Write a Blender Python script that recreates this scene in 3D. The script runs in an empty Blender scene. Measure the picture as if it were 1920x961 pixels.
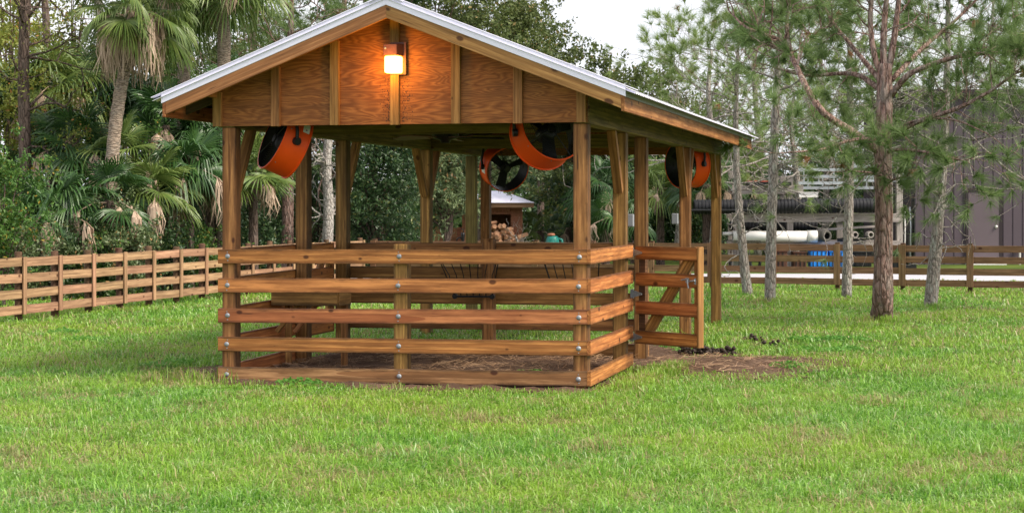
import bpy, math, random
import numpy as np
from mathutils import Vector, Matrix
random.seed(4); RNG = np.random.default_rng(4)
sc = bpy.context.scene; COL = sc.collection
# ---------------------------------------------------------------- camera numbers
F = 3348.0; HY = 391.0; CH = 1.70           # focal length and horizon in photo pixels, eye height
def at(px, py, Y): return Vector(((px-960)/F*Y, Y, CH+(HY-py)/F*Y))
def gp(px, py):
    Y = CH*F/(py-HY); return Vector(((px-960)/F*Y, Y, 0))
TH = 0.24; X0, Y0, W = 0.709, 16.72, 3.67   # shelter: front right corner, heading, width
def L(u, s, z): return Vector((-u, s, z))
def Wd(u, s, z): return Vector((X0-math.cos(TH)*u+math.sin(TH)*s, Y0+math.sin(TH)*u+math.cos(TH)*s, z))
# ---------------------------------------------------------------- mesh helpers
def curve(pts,n=5):
    """Catmull-Rom through the points"""
    P=[Vector(p) for p in pts]; P=[P[0]*2-P[1]]+P+[P[-1]*2-P[-2]]; out=[]
    for i in range(1,len(P)-2):
        for k in range(n):
            t=k/n; a,b,c_,d=P[i-1],P[i],P[i+1],P[i+2]
            out.append(.5*((2*b)+(c_-a)*t+(2*a-5*b+4*c_-d)*t*t+(3*b-a-3*c_+d)*t**3))
    out.append(P[-2]); return out
class MB:
    def __init__(s): s.V=[]; s.F3=[]; s.F4=[]; s.n=0
    def add(s, V, F4=None, F3=None):
        V=np.asarray(V,float).reshape(-1,3)
        if F4 is not None and len(F4): s.F4.append(np.asarray(F4,int).reshape(-1,4)+s.n)
        if F3 is not None and len(F3): s.F3.append(np.asarray(F3,int).reshape(-1,3)+s.n)
        s.V.append(V); s.n+=len(V)
    def box(s, lo, hi):
        x0,y0,z0=lo; x1,y1,z1=hi
        s.add([(x0,y0,z0),(x1,y0,z0),(x1,y1,z0),(x0,y1,z0),(x0,y0,z1),(x1,y0,z1),(x1,y1,z1),(x0,y1,z1)],
              [(3,2,1,0),(4,5,6,7),(0,1,5,4),(1,2,6,5),(2,3,7,6),(3,0,4,7)])
    def tube(s, pts, rad, n=8, jit=0.0, cap=True):
        P=np.array([tuple(p) for p in pts],float); m=len(P); rad=np.broadcast_to(np.asarray(rad,float),(m,))
        T=np.gradient(P,axis=0); T/=np.linalg.norm(T,axis=1)[:,None]+1e-9
        ref=np.array([0,0,1.]) if abs(T[0,2])<.9 else np.array([1.,0,0])
        A=[]; a=ref-T[0]*ref.dot(T[0]); a/=np.linalg.norm(a)
        for i in range(m):
            a=a-T[i]*a.dot(T[i]); a/=np.linalg.norm(a)+1e-9; A.append(a)
        A=np.array(A); B=np.cross(T,A); th=np.linspace(0,2*np.pi,n,endpoint=False)
        R=rad[:,None]*(1+(RNG.normal(0,jit,(m,n)) if jit else 0))
        V=P[:,None]+R[...,None]*(np.cos(th)[None,:,None]*A[:,None]+np.sin(th)[None,:,None]*B[:,None])
        i=np.arange(m-1)[:,None]*n; j=np.arange(n)[None]; k=(j+1)%n
        Fq=np.stack([i+j,i+k,i+n+k,i+n+j],-1).reshape(-1,4)
        V=V.reshape(-1,3)
        F3=[]
        if cap:
            V=np.vstack([V,P[0],P[-1]]); c0=m*n; c1=c0+1
            F3=[(c0,(q+1)%n,q) for q in range(n)]+[(c1,(m-1)*n+q,(m-1)*n+(q+1)%n) for q in range(n)]
        s.add(V,Fq,F3)
    def lathe(s, prof, n=24, closed=False):     # profile (r, z)
        m=len(prof); th=np.linspace(0,2*np.pi,n,endpoint=False)
        V=np.array([[(r*math.cos(t),r*math.sin(t),z) for t in th] for r,z in prof]).reshape(-1,3)
        Fq=[]
        for i in range(m if closed else m-1):
            i2=(i+1)%m
            for j in range(n): Fq.append((i*n+j,i*n+(j+1)%n,i2*n+(j+1)%n,i2*n+j))
        s.add(V,Fq)
    def mesh(s, name, smooth=False):
        V=np.vstack(s.V); me=bpy.data.meshes.new(name)
        F3=np.vstack(s.F3) if s.F3 else np.zeros((0,3),int); F4=np.vstack(s.F4) if s.F4 else np.zeros((0,4),int)
        me.vertices.add(len(V)); me.vertices.foreach_set('co',V.astype(np.float32).ravel())
        li=np.concatenate([F3.ravel(),F4.ravel()]).astype(np.int32)
        me.loops.add(len(li)); me.loops.foreach_set('vertex_index',li)
        tot=np.concatenate([np.full(len(F3),3),np.full(len(F4),4)]).astype(np.int32)
        st=np.concatenate([[0],np.cumsum(tot)[:-1]]).astype(np.int32)
        me.polygons.add(len(tot)); me.polygons.foreach_set('loop_start',st); me.polygons.foreach_set('loop_total',tot)
        me.polygons.foreach_set('use_smooth',np.full(len(tot),bool(smooth)))
        me.update(calc_edges=True); me.validate(); return me
    def build(s, name, mat, parent=None, smooth=False, loc=None, rot=None):
        o=bpy.data.objects.new(name,s.mesh(name,smooth)); COL.objects.link(o)
        o.data.materials.append(mat)
        if parent is not None: o.parent=parent
        if loc is not None: o.location=loc
        if rot is not None: o.rotation_euler=rot
        return o
def tag(o,label=None,cat=None,group=None,kind=None):
    if label: o['label']=label
    if cat: o['category']=cat
    if group: o['group']=group
    if kind: o['kind']=kind
    return o
def empty(name,loc,label,cat,group=None,rz=0):
    o=bpy.data.objects.new(name,None); COL.objects.link(o); o.location=loc; o.rotation_euler=(0,0,rz)
    o.empty_display_size=.2
    return tag(o,label,cat,group)
def board(name,a,b,w,t,mat,parent=None,up=(0,0,1),bev=.004,dome=False):
    """a piece of lumber from a to b; w along 'up', t across; local X runs along the grain"""
    a=Vector(a); b=Vector(b); x=(b-a); Ln=x.length; x.normalize(); up=Vector(up); z=(up-x*up.dot(x)).normalized(); y=z.cross(x)
    mb=MB(); mb.box((0,-t/2,-w/2),(Ln,t/2,w/2)); o=mb.build(name,mat,parent)
    M=Matrix((x,y,z)).transposed().to_4x4(); M.translation=a; o.matrix_basis=M
    if bev:
        m=o.modifiers.new('bevel','BEVEL'); m.width=bev; m.segments=2 if not dome else 3
    return o
# ---------------------------------------------------------------- materials
def newmat(name):
    m=bpy.data.materials.new(name); m.use_nodes=True; nt=m.node_tree; nt.nodes.clear()
    out=nt.nodes.new('ShaderNodeOutputMaterial'); p=nt.nodes.new('ShaderNodeBsdfPrincipled'); nt.links.new(p.outputs[0],out.inputs[0])
    return m,nt,p,out
def N(nt,t,**k):
    n=nt.nodes.new(t)
    for a,v in k.items():
        if a.startswith('i_'):
            key=a[2:]; key=int(key) if key.isdigit() else key.replace('_',' '); n.inputs[key].default_value=v
        else: setattr(n,a,v)
    return n
def mixc(nt,fac,a,b,bt='MIX'):
    n=nt.nodes.new('ShaderNodeMix'); n.data_type='RGBA'; n.blend_type=bt
    for s,v in ((0,fac),(6,a),(7,b)):
        if isinstance(v,bpy.types.NodeSocket): nt.links.new(v,n.inputs[s])
        else: n.inputs[s].default_value=v if s==0 else (*v,1) if len(v)==3 else v
    return n.outputs[2]
def math_(nt,op,a,b=None,clamp=False):
    n=nt.nodes.new('ShaderNodeMath'); n.operation=op; n.use_clamp=clamp
    for i,v in enumerate((a,b)):
        if v is None: continue
        if isinstance(v,bpy.types.NodeSocket): nt.links.new(v,n.inputs[i])
        else: n.inputs[i].default_value=v
    return n.outputs[0]
def maprange(nt,v,a,b,c=0,d=1):
    n=nt.nodes.new('ShaderNodeMapRange'); nt.links.new(v,n.inputs[0])
    for i,x in enumerate((a,b,c,d)): n.inputs[i+1].default_value=x
    return n.outputs[0]
def ramp(nt,v,stops):
    n=nt.nodes.new('ShaderNodeValToRGB'); nt.links.new(v,n.inputs[0]); e=n.color_ramp.elements
    e[0].position=stops[0][0]; e[0].color=(*stops[0][1],1); e[1].position=stops[1][0]; e[1].color=(*stops[1][1],1)
    for p,c in stops[2:]: q=e.new(p); q.color=(*c,1)
    return n.outputs[0]
def wood(name,light,dark,edge=.0,ring=26,stain=.5,varv=.22,knot=.5,rough=.62,mold=0.0,bump=.25,hue=.012,gs=(.5,1,1)):
    m,nt,p,out=newmat(name); lk=nt.links.new
    tc=N(nt,'ShaderNodeTexCoord'); oi=N(nt,'ShaderNodeObjectInfo')
    off=N(nt,'ShaderNodeVectorMath',operation='SCALE'); cb=N(nt,'ShaderNodeCombineXYZ')
    lk(oi.outputs['Random'],cb.inputs[0])
    lk(math_(nt,'FRACT',math_(nt,'MULTIPLY',oi.outputs['Random'],17.3)),cb.inputs[1]); lk(math_(nt,'FRACT',math_(nt,'MULTIPLY',oi.outputs['Random'],71.7)),cb.inputs[2])
    v1=N(nt,'ShaderNodeVectorMath',operation='MULTIPLY'); lk(cb.outputs[0],v1.inputs[0]); v1.inputs[1].default_value=(37,.34,.34)
    v2=N(nt,'ShaderNodeVectorMath',operation='ADD'); lk(v1.outputs[0],v2.inputs[0]); lk(tc.outputs['Object'],v2.inputs[1])
    v3=N(nt,'ShaderNodeVectorMath',operation='SUBTRACT'); lk(v2.outputs[0],v3.inputs[0]); v3.inputs[1].default_value=(0,.17,.17)
    P=v3.outputs[0]
    # growth rings that wander along the board
    mp=N(nt,'ShaderNodeMapping'); lk(P,mp.inputs[0]); mp.inputs['Scale'].default_value=(.10*gs[0]*2,gs[1],gs[2])
    wv=N(nt,'ShaderNodeTexWave',wave_type='RINGS',rings_direction='X',wave_profile='SAW'); lk(mp.outputs[0],wv.inputs['Vector'])
    wv.inputs['Scale'].default_value=ring; wv.inputs['Distortion'].default_value=4.5; wv.inputs['Detail'].default_value=2.5; wv.inputs['Detail Scale'].default_value=.35; wv.inputs['Detail Roughness'].default_value=.55
    # fine fibre
    mf=N(nt,'ShaderNodeMapping'); lk(P,mf.inputs[0]); mf.inputs['Scale'].default_value=(1.6,36,36)
    nf=N(nt,'ShaderNodeTexNoise',i_Scale=1.0,i_Detail=4.0,i_Roughness=.65); lk(mf.outputs[0],nf.inputs['Vector'])
    # broad tone drift
    mb_=N(nt,'ShaderNodeMapping'); lk(P,mb_.inputs[0]); mb_.inputs['Scale'].default_value=(2.4,15,15)
    nb=N(nt,'ShaderNodeTexNoise',i_Scale=1.0,i_Detail=5.0,i_Roughness=.6); lk(mb_.outputs[0],nb.inputs['Vector'])
    # knots
    mk=N(nt,'ShaderNodeMapping'); lk(P,mk.inputs[0]); mk.inputs['Scale'].default_value=(5.2,8.5,8.5)
    vo=N(nt,'ShaderNodeTexVoronoi',feature='F1'); vo.inputs['Scale'].default_value=1.0; lk(mk.outputs[0],vo.inputs['Vector'])
    sep=N(nt,'ShaderNodeSeparateColor'); lk(vo.outputs['Color'],sep.inputs[0])
    size=maprange(nt,sep.outputs[0],1-knot*.95,1.0,0,.27)
    kn=math_(nt,'MULTIPLY',maprange(nt,math_(nt,'SUBTRACT',size,vo.outputs['Distance']),-.02,.07),1.0)
    c=mixc(nt,maprange(nt,wv.outputs[0],0,1,-.1,.95),light,dark)
    c=mixc(nt,maprange(nt,nf.outputs[0],.42,.66,0,.85),c,tuple(x*.5 for x in dark))
    c=mixc(nt,maprange(nt,nb.outputs[0],.40,.64,0,stain),c,tuple(x*.62 for x in dark))
    c=mixc(nt,math_(nt,'MULTIPLY',kn,.85),c,(.055,.015,.007))
    nc=N(nt,'ShaderNodeTexNoise',i_Scale=1.0,i_Detail=2.0); mc=N(nt,'ShaderNodeMapping'); lk(P,mc.inputs[0]); mc.inputs['Scale'].default_value=(2.6,46,46); lk(mc.outputs[0],nc.inputs['Vector'])
    c=mixc(nt,maprange(nt,nc.outputs[0],.70,.74,0,.8),c,(.05,.022,.012))
    if mold>0:
        ns=N(nt,'ShaderNodeTexNoise',i_Scale=5.0,i_Detail=6.0,i_Roughness=.7); mm=N(nt,'ShaderNodeMapping'); lk(P,mm.inputs[0]); mm.inputs['Scale'].default_value=(.8,5,5); lk(mm.outputs[0],ns.inputs['Vector'])
        c=mixc(nt,maprange(nt,ns.outputs[0],.62,.72,0,mold),c,(.018,.013,.008))
    if edge>0:
        sx=N(nt,'ShaderNodeSeparateXYZ'); lk(tc.outputs['Object'],sx.inputs[0])
        ne=N(nt,'ShaderNodeTexNoise',i_Scale=1.0,i_Detail=5.0,i_Roughness=.7); me_=N(nt,'ShaderNodeMapping'); lk(P,me_.inputs[0]); me_.inputs['Scale'].default_value=(5,22,22); lk(me_.outputs[0],ne.inputs['Vector'])
        ev=math_(nt,'ADD',math_(nt,'ABSOLUTE',sx.outputs[2]),math_(nt,'MULTIPLY',ne.outputs[0],.055))
        c=mixc(nt,maprange(nt,ev,.070,.100,0,edge),c,(.035,.022,.013))
    hs=N(nt,'ShaderNodeHueSaturation'); lk(c,hs.inputs['Color'])
    lk(maprange(nt,oi.outputs['Random'],0,1,1-varv,1+varv),hs.inputs['Value'])
    lk(maprange(nt,math_(nt,'FRACT',math_(nt,'MULTIPLY',oi.outputs['Random'],13.1)),0,1,.5-hue,.5+hue),hs.inputs['Hue'])
    lk(hs.outputs[0],p.inputs['Base Color']); p.inputs['Roughness'].default_value=rough
    p.inputs['Specular IOR Level'].default_value=.25
    bp=N(nt,'ShaderNodeBump',i_Strength=bump,i_Distance=.003)
    lk(math_(nt,'ADD',math_(nt,'MULTIPLY',wv.outputs[0],-.4),nf.outputs[0]),bp.inputs['Height']); lk(bp.outputs[0],p.inputs['Normal'])
    return m
def leaf(name,c1,c2,c3=None,trans=.35,rough=.5,spec=.35,scale=.8):
    m,nt,p,out=newmat(name); lk=nt.links.new
    ge=N(nt,'ShaderNodeNewGeometry'); tc=N(nt,'ShaderNodeTexCoord')
    no=N(nt,'ShaderNodeTexNoise',i_Scale=scale,i_Detail=3.0); lk(tc.outputs['Object'],no.inputs['Vector'])
    c=mixc(nt,ge.outputs['Random Per Island'],c1,c2)
    c=mixc(nt,maprange(nt,no.outputs[0],.4,.65,0,.6),c,c1)
    if c3 is not None:
        r=math_(nt,'FRACT',math_(nt,'MULTIPLY',ge.outputs['Random Per Island'],29.7))
        c=mixc(nt,math_(nt,'GREATER_THAN',r,.955),c,c3)
    lk(c,p.inputs['Base Color']); p.inputs['Roughness'].default_value=rough; p.inputs['Specular IOR Level'].default_value=spec
    tr=N(nt,'ShaderNodeBsdfTranslucent'); lk(c,tr.inputs[0]); mx=N(nt,'ShaderNodeMixShader'); mx.inputs[0].default_value=trans
    lk(p.outputs[0],mx.inputs[1]); lk(tr.outputs[0],mx.inputs[2]); lk(mx.outputs[0],out.inputs[0])
    return m
def bark(name,c1,c2,c3,sc_=(14,14,3.5),bump=.9,lich=.35,dist=.02):
    m,nt,p,out=newmat(name); lk=nt.links.new
    tc=N(nt,'ShaderNodeTexCoord'); mp=N(nt,'ShaderNodeMapping'); lk(tc.outputs['Object'],mp.inputs[0]); mp.inputs['Scale'].default_value=sc_
    nd=N(nt,'ShaderNodeTexNoise',i_Scale=1.5,i_Detail=3.0); lk(mp.outputs[0],nd.inputs['Vector'])
    ad=N(nt,'ShaderNodeVectorMath',operation='ADD'); lk(mp.outputs[0],ad.inputs[0]); lk(nd.outputs['Color'],ad.inputs[1])
    vo=N(nt,'ShaderNodeTexVoronoi',feature='DISTANCE_TO_EDGE'); lk(ad.outputs[0],vo.inputs['Vector']); vo.inputs['Scale'].default_value=1.0
    no=N(nt,'ShaderNodeTexNoise',i_Scale=2.2,i_Detail=6.0,i_Roughness=.7); lk(mp.outputs[0],no.inputs['Vector'])
    n2=N(nt,'ShaderNodeTexNoise',i_Scale=.8,i_Detail=4.0); lk(mp.outputs[0],n2.inputs['Vector'])
    c=mixc(nt,maprange(nt,no.outputs[0],.35,.65),c1,c2)
    c=mixc(nt,maprange(nt,vo.outputs['Distance'],.0,.12,.85,0),c,tuple(x*.25 for x in c1))
    c=mixc(nt,maprange(nt,n2.outputs[0],.5,.68,0,lich),c,c3)
    lk(c,p.inputs['Base Color']); p.inputs['Roughness'].default_value=.9; p.inputs['Specular IOR Level'].default_value=.1
    bp=N(nt,'ShaderNodeBump',i_Strength=bump,i_Distance=dist); lk(math_(nt,'ADD',maprange(nt,vo.outputs['Distance'],0,.25),math_(nt,'MULTIPLY',no.outputs[0],.7)),bp.inputs['Height']); lk(bp.outputs[0],p.inputs['Normal'])
    return m
def plain(name,c,rough=.5,metal=0,noise=.15,ns=20,spec=.4,bump=0):
    m,nt,p,out=newmat(name); lk=nt.links.new
    tc=N(nt,'ShaderNodeTexCoord'); no=N(nt,'ShaderNodeTexNoise',i_Scale=ns,i_Detail=5.0,i_Roughness=.6); lk(tc.outputs['Object'],no.inputs['Vector'])
    cc=mixc(nt,maprange(nt,no.outputs[0],.3,.7),tuple(x*(1-noise) for x in c),tuple(min(1,x*(1+noise)) for x in c))
    lk(cc,p.inputs['Base Color']); lk(maprange(nt,no.outputs[0],.3,.7,rough*.8,min(1,rough*1.2)),p.inputs['Roughness']); p.inputs['Metallic'].default_value=metal; p.inputs['Specular IOR Level'].default_value=spec
    if bump:
        bp=N(nt,'ShaderNodeBump',i_Strength=bump,i_Distance=.01); lk(no.outputs[0],bp.inputs['Height']); lk(bp.outputs[0],p.inputs['Normal'])
    return m
def emit(name,c,s):
    m,nt,p,out=newmat(name); e=N(nt,'ShaderNodeEmission'); e.inputs[0].default_value=(*c,1); e.inputs[1].default_value=s; nt.links.new(e.outputs[0],out.inputs[0]); return m
M={}
M['rail']=wood('stained rail wood',(.70,.298,.092),(.40,.140,.040),edge=.75,ring=7.5,stain=.55,varv=.08,mold=.55,knot=.6,hue=.006)
M['post']=wood('stained post wood',(.54,.275,.09),(.27,.12,.036),edge=.7,ring=9,stain=.75,varv=.15,mold=.9)
M['trim']=wood('stained trim wood',(.46,.235,.085),(.31,.14,.045),ring=10,stain=.4,varv=.08,knot=.45)
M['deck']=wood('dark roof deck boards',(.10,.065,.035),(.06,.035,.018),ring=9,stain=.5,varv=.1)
M['beam']=wood('greenish treated beam wood',(.29,.205,.062),(.15,.105,.032),ring=9,stain=.6,varv=.12,mold=.5)
M['eave']=wood('weathered eave fascia wood',(.46,.21,.075),(.27,.10,.03),ring=9,stain=.8,varv=.1,mold=.9)
M['fence']=wood('sun faded fence wood',(.52,.315,.185),(.35,.195,.11),edge=.4,ring=6,stain=.4,varv=.14,knot=.5,rough=.8)
M['fence2']=wood('brown fence wood',(.34,.20,.11),(.215,.118,.06),ring=6,stain=.5,varv=.12,knot=.5,rough=.8)
M['fpost']=wood('dark fence post wood',(.17,.095,.055),(.10,.055,.03),ring=20,stain=.6,varv=.2,rough=.85)
M['grey']=wood('grey weathered lumber',(.46,.41,.38),(.29,.25,.23),ring=18,stain=.5,varv=.15,rough=.9)
M['shed']=wood('red brown shed boards',(.42,.19,.11),(.28,.11,.06),ring=20,stain=.4,varv=.1)
M['rail_red']=wood('redder stained rail wood',(.66,.27,.10),(.41,.135,.048),edge=.75,ring=8.5,stain=.5,varv=.06,mold=.45,knot=.6)
M['rail_brown']=wood('browner worn rail wood',(.52,.30,.125),(.28,.14,.05),edge=.85,ring=7,stain=.8,varv=.05,mold=.9,knot=.7)
def plywood():
    m,nt,p,out=newmat('stained plywood'); lk=nt.links.new; tc=N(nt,'ShaderNodeTexCoord')
    sx=N(nt,'ShaderNodeSeparateXYZ'); lk(tc.outputs['Object'],sx.inputs[0])
    # every sheet between two battens has its own figure
    cell=math_(nt,'FLOOR',math_(nt,'DIVIDE',math_(nt,'ADD',sx.outputs[0],.05),1.215))
    cb=N(nt,'ShaderNodeCombineXYZ'); lk(math_(nt,'MULTIPLY',cell,7.7),cb.inputs[1])
    ad=N(nt,'ShaderNodeVectorMath',operation='ADD'); lk(tc.outputs['Object'],ad.inputs[0]); lk(cb.outputs[0],ad.inputs[1])
    mp=N(nt,'ShaderNodeMapping'); lk(ad.outputs[0],mp.inputs[0]); mp.inputs['Scale'].default_value=(1.05,1,6.0)
    n1=N(nt,'ShaderNodeTexNoise',i_Scale=1.0,i_Detail=2.4,i_Roughness=.5,i_Distortion=.25); lk(mp.outputs[0],n1.inputs['Vector'])
    f=math_(nt,'FRACT',math_(nt,'MULTIPLY',n1.outputs[0],20.0)); tri=math_(nt,'ABSOLUTE',math_(nt,'SUBTRACT',f,.42))
    mf=N(nt,'ShaderNodeMapping'); lk(ad.outputs[0],mf.inputs[0]); mf.inputs['Scale'].default_value=(5,5,70)
    nf=N(nt,'ShaderNodeTexNoise',i_Scale=1.0,i_Detail=5.0,i_Roughness=.65); lk(mf.outputs[0],nf.inputs['Vector'])
    nb=N(nt,'ShaderNodeTexNoise',i_Scale=1.7,i_Detail=5.0,i_Roughness=.6); lk(mp.outputs[0],nb.inputs['Vector'])
    c=mixc(nt,maprange(nt,tri,.02,.5),(.235,.080,.021),(.43,.165,.045))
    c=mixc(nt,maprange(nt,nf.outputs[0],.4,.7,0,.6),c,(.13,.04,.012))
    c=mixc(nt,maprange(nt,nb.outputs[0],.45,.72,0,.55),c,(.12,.045,.016))
    lk(c,p.inputs['Base Color']); p.inputs['Roughness'].default_value=.6; p.inputs['Specular IOR Level'].default_value=.25
    bp=N(nt,'ShaderNodeBump',i_Strength=.2,i_Distance=.003); lk(nf.outputs[0],bp.inputs['Height']); lk(bp.outputs[0],p.inputs['Normal']); return m
M['ply']=plywood()
M['galv']=plain('galvanised roof metal',(.82,.80,.95),.5,.08,.04,6)
M['zinc']=plain('zinc bolt metal',(.30,.32,.35),.55,.35,.25,80)
M['drip']=plain('dull eave metal',(.22,.23,.22),.6,.3,.2,8)
M['orange']=plain('orange fan paint',(.80,.080,.004),.5,0,.06,4,.3)
M['black']=plain('black metal',(.012,.012,.013),.45,.2,.3,30)
M['sticker']=plain('white sticker',(.75,.75,.72),.5,0,.05)
M['stickerblue']=plain('blue print',(.08,.14,.4),.5); M['stickerred']=plain('red print',(.5,.06,.05),.5)
M['lampbrown']=plain('brown lamp housing',(.15,.06,.05),.45,.1,.25,30)
M['lens']=emit('lit amber lens',(1,.42,.048),15)
M['pineneedle']=leaf('pine needles',(.10,.175,.05),(.24,.32,.115),trans=.38,rough=.5)
M['pineneedle2']=leaf('pale pine needles',(.16,.25,.07),(.33,.40,.14),trans=.4,rough=.6)
M['deadneedle']=leaf('dead orange needles',(.30,.15,.06),(.24,.11,.05),trans=.2)
M['palmdark']=leaf('dark fan palm leaf',(.022,.070,.017),(.080,.165,.038),trans=.22,rough=.38,spec=.5)
M['palmgreen']=leaf('yellow green palm leaf',(.10,.17,.035),(.22,.28,.07),trans=.3,rough=.42,spec=.5)
M['palmdead']=leaf('dead palm frond',(.40,.29,.21),(.60,.46,.35),trans=.15,rough=.8)
M['oak']=leaf('olive oak leaf',(.07,.105,.028),(.16,.19,.055),(.26,.19,.07),trans=.3)
M['bush']=leaf('dark shrub leaf',(.016,.05,.014),(.065,.12,.035),(.20,.22,.06),trans=.25,rough=.42,spec=.5)
M['paleleaf']=leaf('pale willow leaf',(.09,.14,.055),(.20,.25,.11),(.42,.24,.10),trans=.3,rough=.4,spec=.5)
M['midleaf']=leaf('green vine leaf',(.05,.13,.025),(.12,.22,.04),(.35,.25,.04),trans=.3)
M['yellowleaf']=leaf('yellow green cypress leaf',(.16,.20,.03),(.30,.31,.06),(.35,.18,.05),trans=.35)
M['wood_mass']=leaf('distant wood leaf',(.03,.07,.02),(.09,.14,.04),trans=.2)
M['barkpine']=bark('pine bark',(.24,.135,.105),(.37,.27,.235),(.42,.42,.37),lich=.35,dist=.035)
M['barkgrey']=bark('lichened grey bark',(.27,.225,.20),(.43,.385,.355),(.50,.52,.47),sc_=(22,22,6),lich=.6)
M['barkpalm']=bark('palm trunk bark',(.33,.25,.19),(.42,.33,.26),(.30,.28,.24),sc_=(6,6,26),bump=.6,lich=.4)
M['barkdark']=bark('dark trunk bark',(.13,.09,.075),(.19,.14,.115),(.22,.2,.18),lich=.2)
M['barkwhite']=bark('pale dead bark',(.42,.38,.35),(.55,.52,.49),(.30,.22,.19),sc_=(20,20,8),lich=.35)
M['metalwall']=plain('mauve grey wall metal',(.100,.080,.095),.9,0,.05,3,.08)
M['metaldoor']=plain('mauve grey door paint',(.132,.106,.120),.9,0,.03,3,.08)
M['doorframe']=plain('dark door frame paint',(.04,.032,.036),.8,0,.05,3,.1)
M['white']=plain('white plastic',(.72,.70,.68),.4,0,.08,5)
M['pipeblack']=plain('black corrugated plastic',(.010,.010,.013),.5,0,.3,6,.35)
M['alu']=plain('aluminium',(.42,.45,.48),.4,.5,.1,10)
M['greyplastic']=plain('grey plastic',(.26,.27,.29),.6,0,.1,10)
M['rubber']=plain('dusty rubber',(.085,.078,.068),.8,0,.2,20)
M['blue']=plain('blue tarp',(.015,.25,.85),.5,0,.2,6)
M['teal']=plain('teal glazed',(.03,.28,.24),.35,0,.25,12)
M['terra']=plain('terracotta',(.5,.2,.12),.6,0,.2,12)
M['brownbin']=plain('brown bin',(.09,.035,.02),.6,0,.3,10)
M['splitwood']=plain('split firewood',(.50,.27,.16),.85,0,.35,14)
M['road']=plain('pale road surface',(.40,.39,.42),.85,0,.06,1.5)
M['manure']=plain('dark manure',(.035,.022,.015),.8,0,.4,30,bump=.8)
M['redmetal']=plain('faded red metal',(.42,.09,.06),.6,0,.3,12)
# plywood face needs the grain across: its object's X already runs along the sheet
# ---------------------------------------------------------------- ground
def wob(x,y,f=1.0,s=0):
    return (np.sin(x*1.7*f+y*.9*f+s)+np.sin(x*-.8*f+y*2.1*f+2.1+s*1.7)+.7*np.sin(x*3.9*f+y*-3.1*f+.7+s)+.5*np.sin(x*7.1*f+y*6.3*f+1.3*s))/3.2
def dirtness(x,y):
    ct,st=math.cos(TH),math.sin(TH); dx=x-X0; dy=y-Y0
    u=-(dx*ct-dy*st); s=dx*st+dy*ct
    n=wob(x,y,1.6)*.22+wob(x,y,5.0,3)*.12
    a=np.minimum(np.minimum(u+.10,W+.25-u)/.35,np.minimum(s+.42,4.7-s)/.30)+n*1.2
    e=1-np.sqrt(((x-2.35-(y-19.6)*.05)/1.4)**2+((y-19.4)/1.55)**2); b=e*1.6+n*1.5
    e2=1-np.sqrt(((x-1.55)/.85)**2+((y-20.9)/2.2)**2); b2=e2*1.5+n*1.5
    e3=1-np.sqrt(((x+3.15)/.65)**2+((y-18.5)/1.2)**2); c=e3*1.0+n*1.6-.25
    return np.clip(np.maximum(np.maximum(a,b),np.maximum(c,b2)),0,1)
def ground_mat():
    m,nt,p,out=newmat('turf soil'); lk=nt.links.new
    ge=N(nt,'ShaderNodeNewGeometry')
    n1=N(nt,'ShaderNodeTexNoise',i_Scale=.35,i_Detail=5.0,i_Roughness=.6); n2=N(nt,'ShaderNodeTexNoise',i_Scale=9.0,i_Detail=6.0,i_Roughness=.75); n3=N(nt,'ShaderNodeTexNoise',i_Scale=60.0,i_Detail=4.0,i_Roughness=.7)
    for n in (n1,n2,n3): lk(ge.outputs['Position'],n.inputs['Vector'])
    c=mixc(nt,maprange(nt,n2.outputs[0],.35,.65),(.035,.06,.014),(.07,.10,.025))
    c=mixc(nt,maprange(nt,n1.outputs[0],.4,.65,0,.7),c,(.13,.18,.035))
    c=mixc(nt,maprange(nt,n3.outputs[0],.5,.7,0,.5),c,(.10,.075,.035))
    lk(c,p.inputs['Base Color']); p.inputs['Roughness'].default_value=.95; p.inputs['Specular IOR Level'].default_value=.05
    bp=N(nt,'ShaderNodeBump',i_Strength=.6,i_Distance=.03); lk(n2.outputs[0],bp.inputs['Height']); lk(bp.outputs[0],p.inputs['Normal']); return m
def dirt_mat():
    m,nt,p,out=newmat('bare dirt'); lk=nt.links.new
    ge=N(nt,'ShaderNodeNewGeometry')
    n1=N(nt,'ShaderNodeTexNoise',i_Scale=1.8,i_Detail=6.0,i_Roughness=.65); n3=N(nt,'ShaderNodeTexNoise',i_Scale=35.0,i_Detail=5.0,i_Roughness=.75)
    for n in (n1,n3): lk(ge.outputs['Position'],n.inputs['Vector'])
    c=mixc(nt,maprange(nt,n1.outputs[0],.35,.65),(.11,.066,.045),(.22,.145,.105)); c=mixc(nt,maprange(nt,n3.outputs[0],.42,.65,0,.75),c,(.06,.038,.026))
    lk(c,p.inputs['Base Color']); p.inputs['Roughness'].default_value=.95; p.inputs['Specular IOR Level'].default_value=.05
    bp=N(nt,'ShaderNodeBump',i_Strength=1.0,i_Distance=.03); lk(n3.outputs[0],bp.inputs['Height']); lk(bp.outputs[0],p.inputs['Normal']); return m
mb=MB(); R_=900; mb.add([(-R_,-60,0),(R_,-60,0),(R_,1400,0),(-R_,1400,0)],[(0,1,2,3)])
tag(mb.build('ground',ground_mat()),kind='structure')
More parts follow.
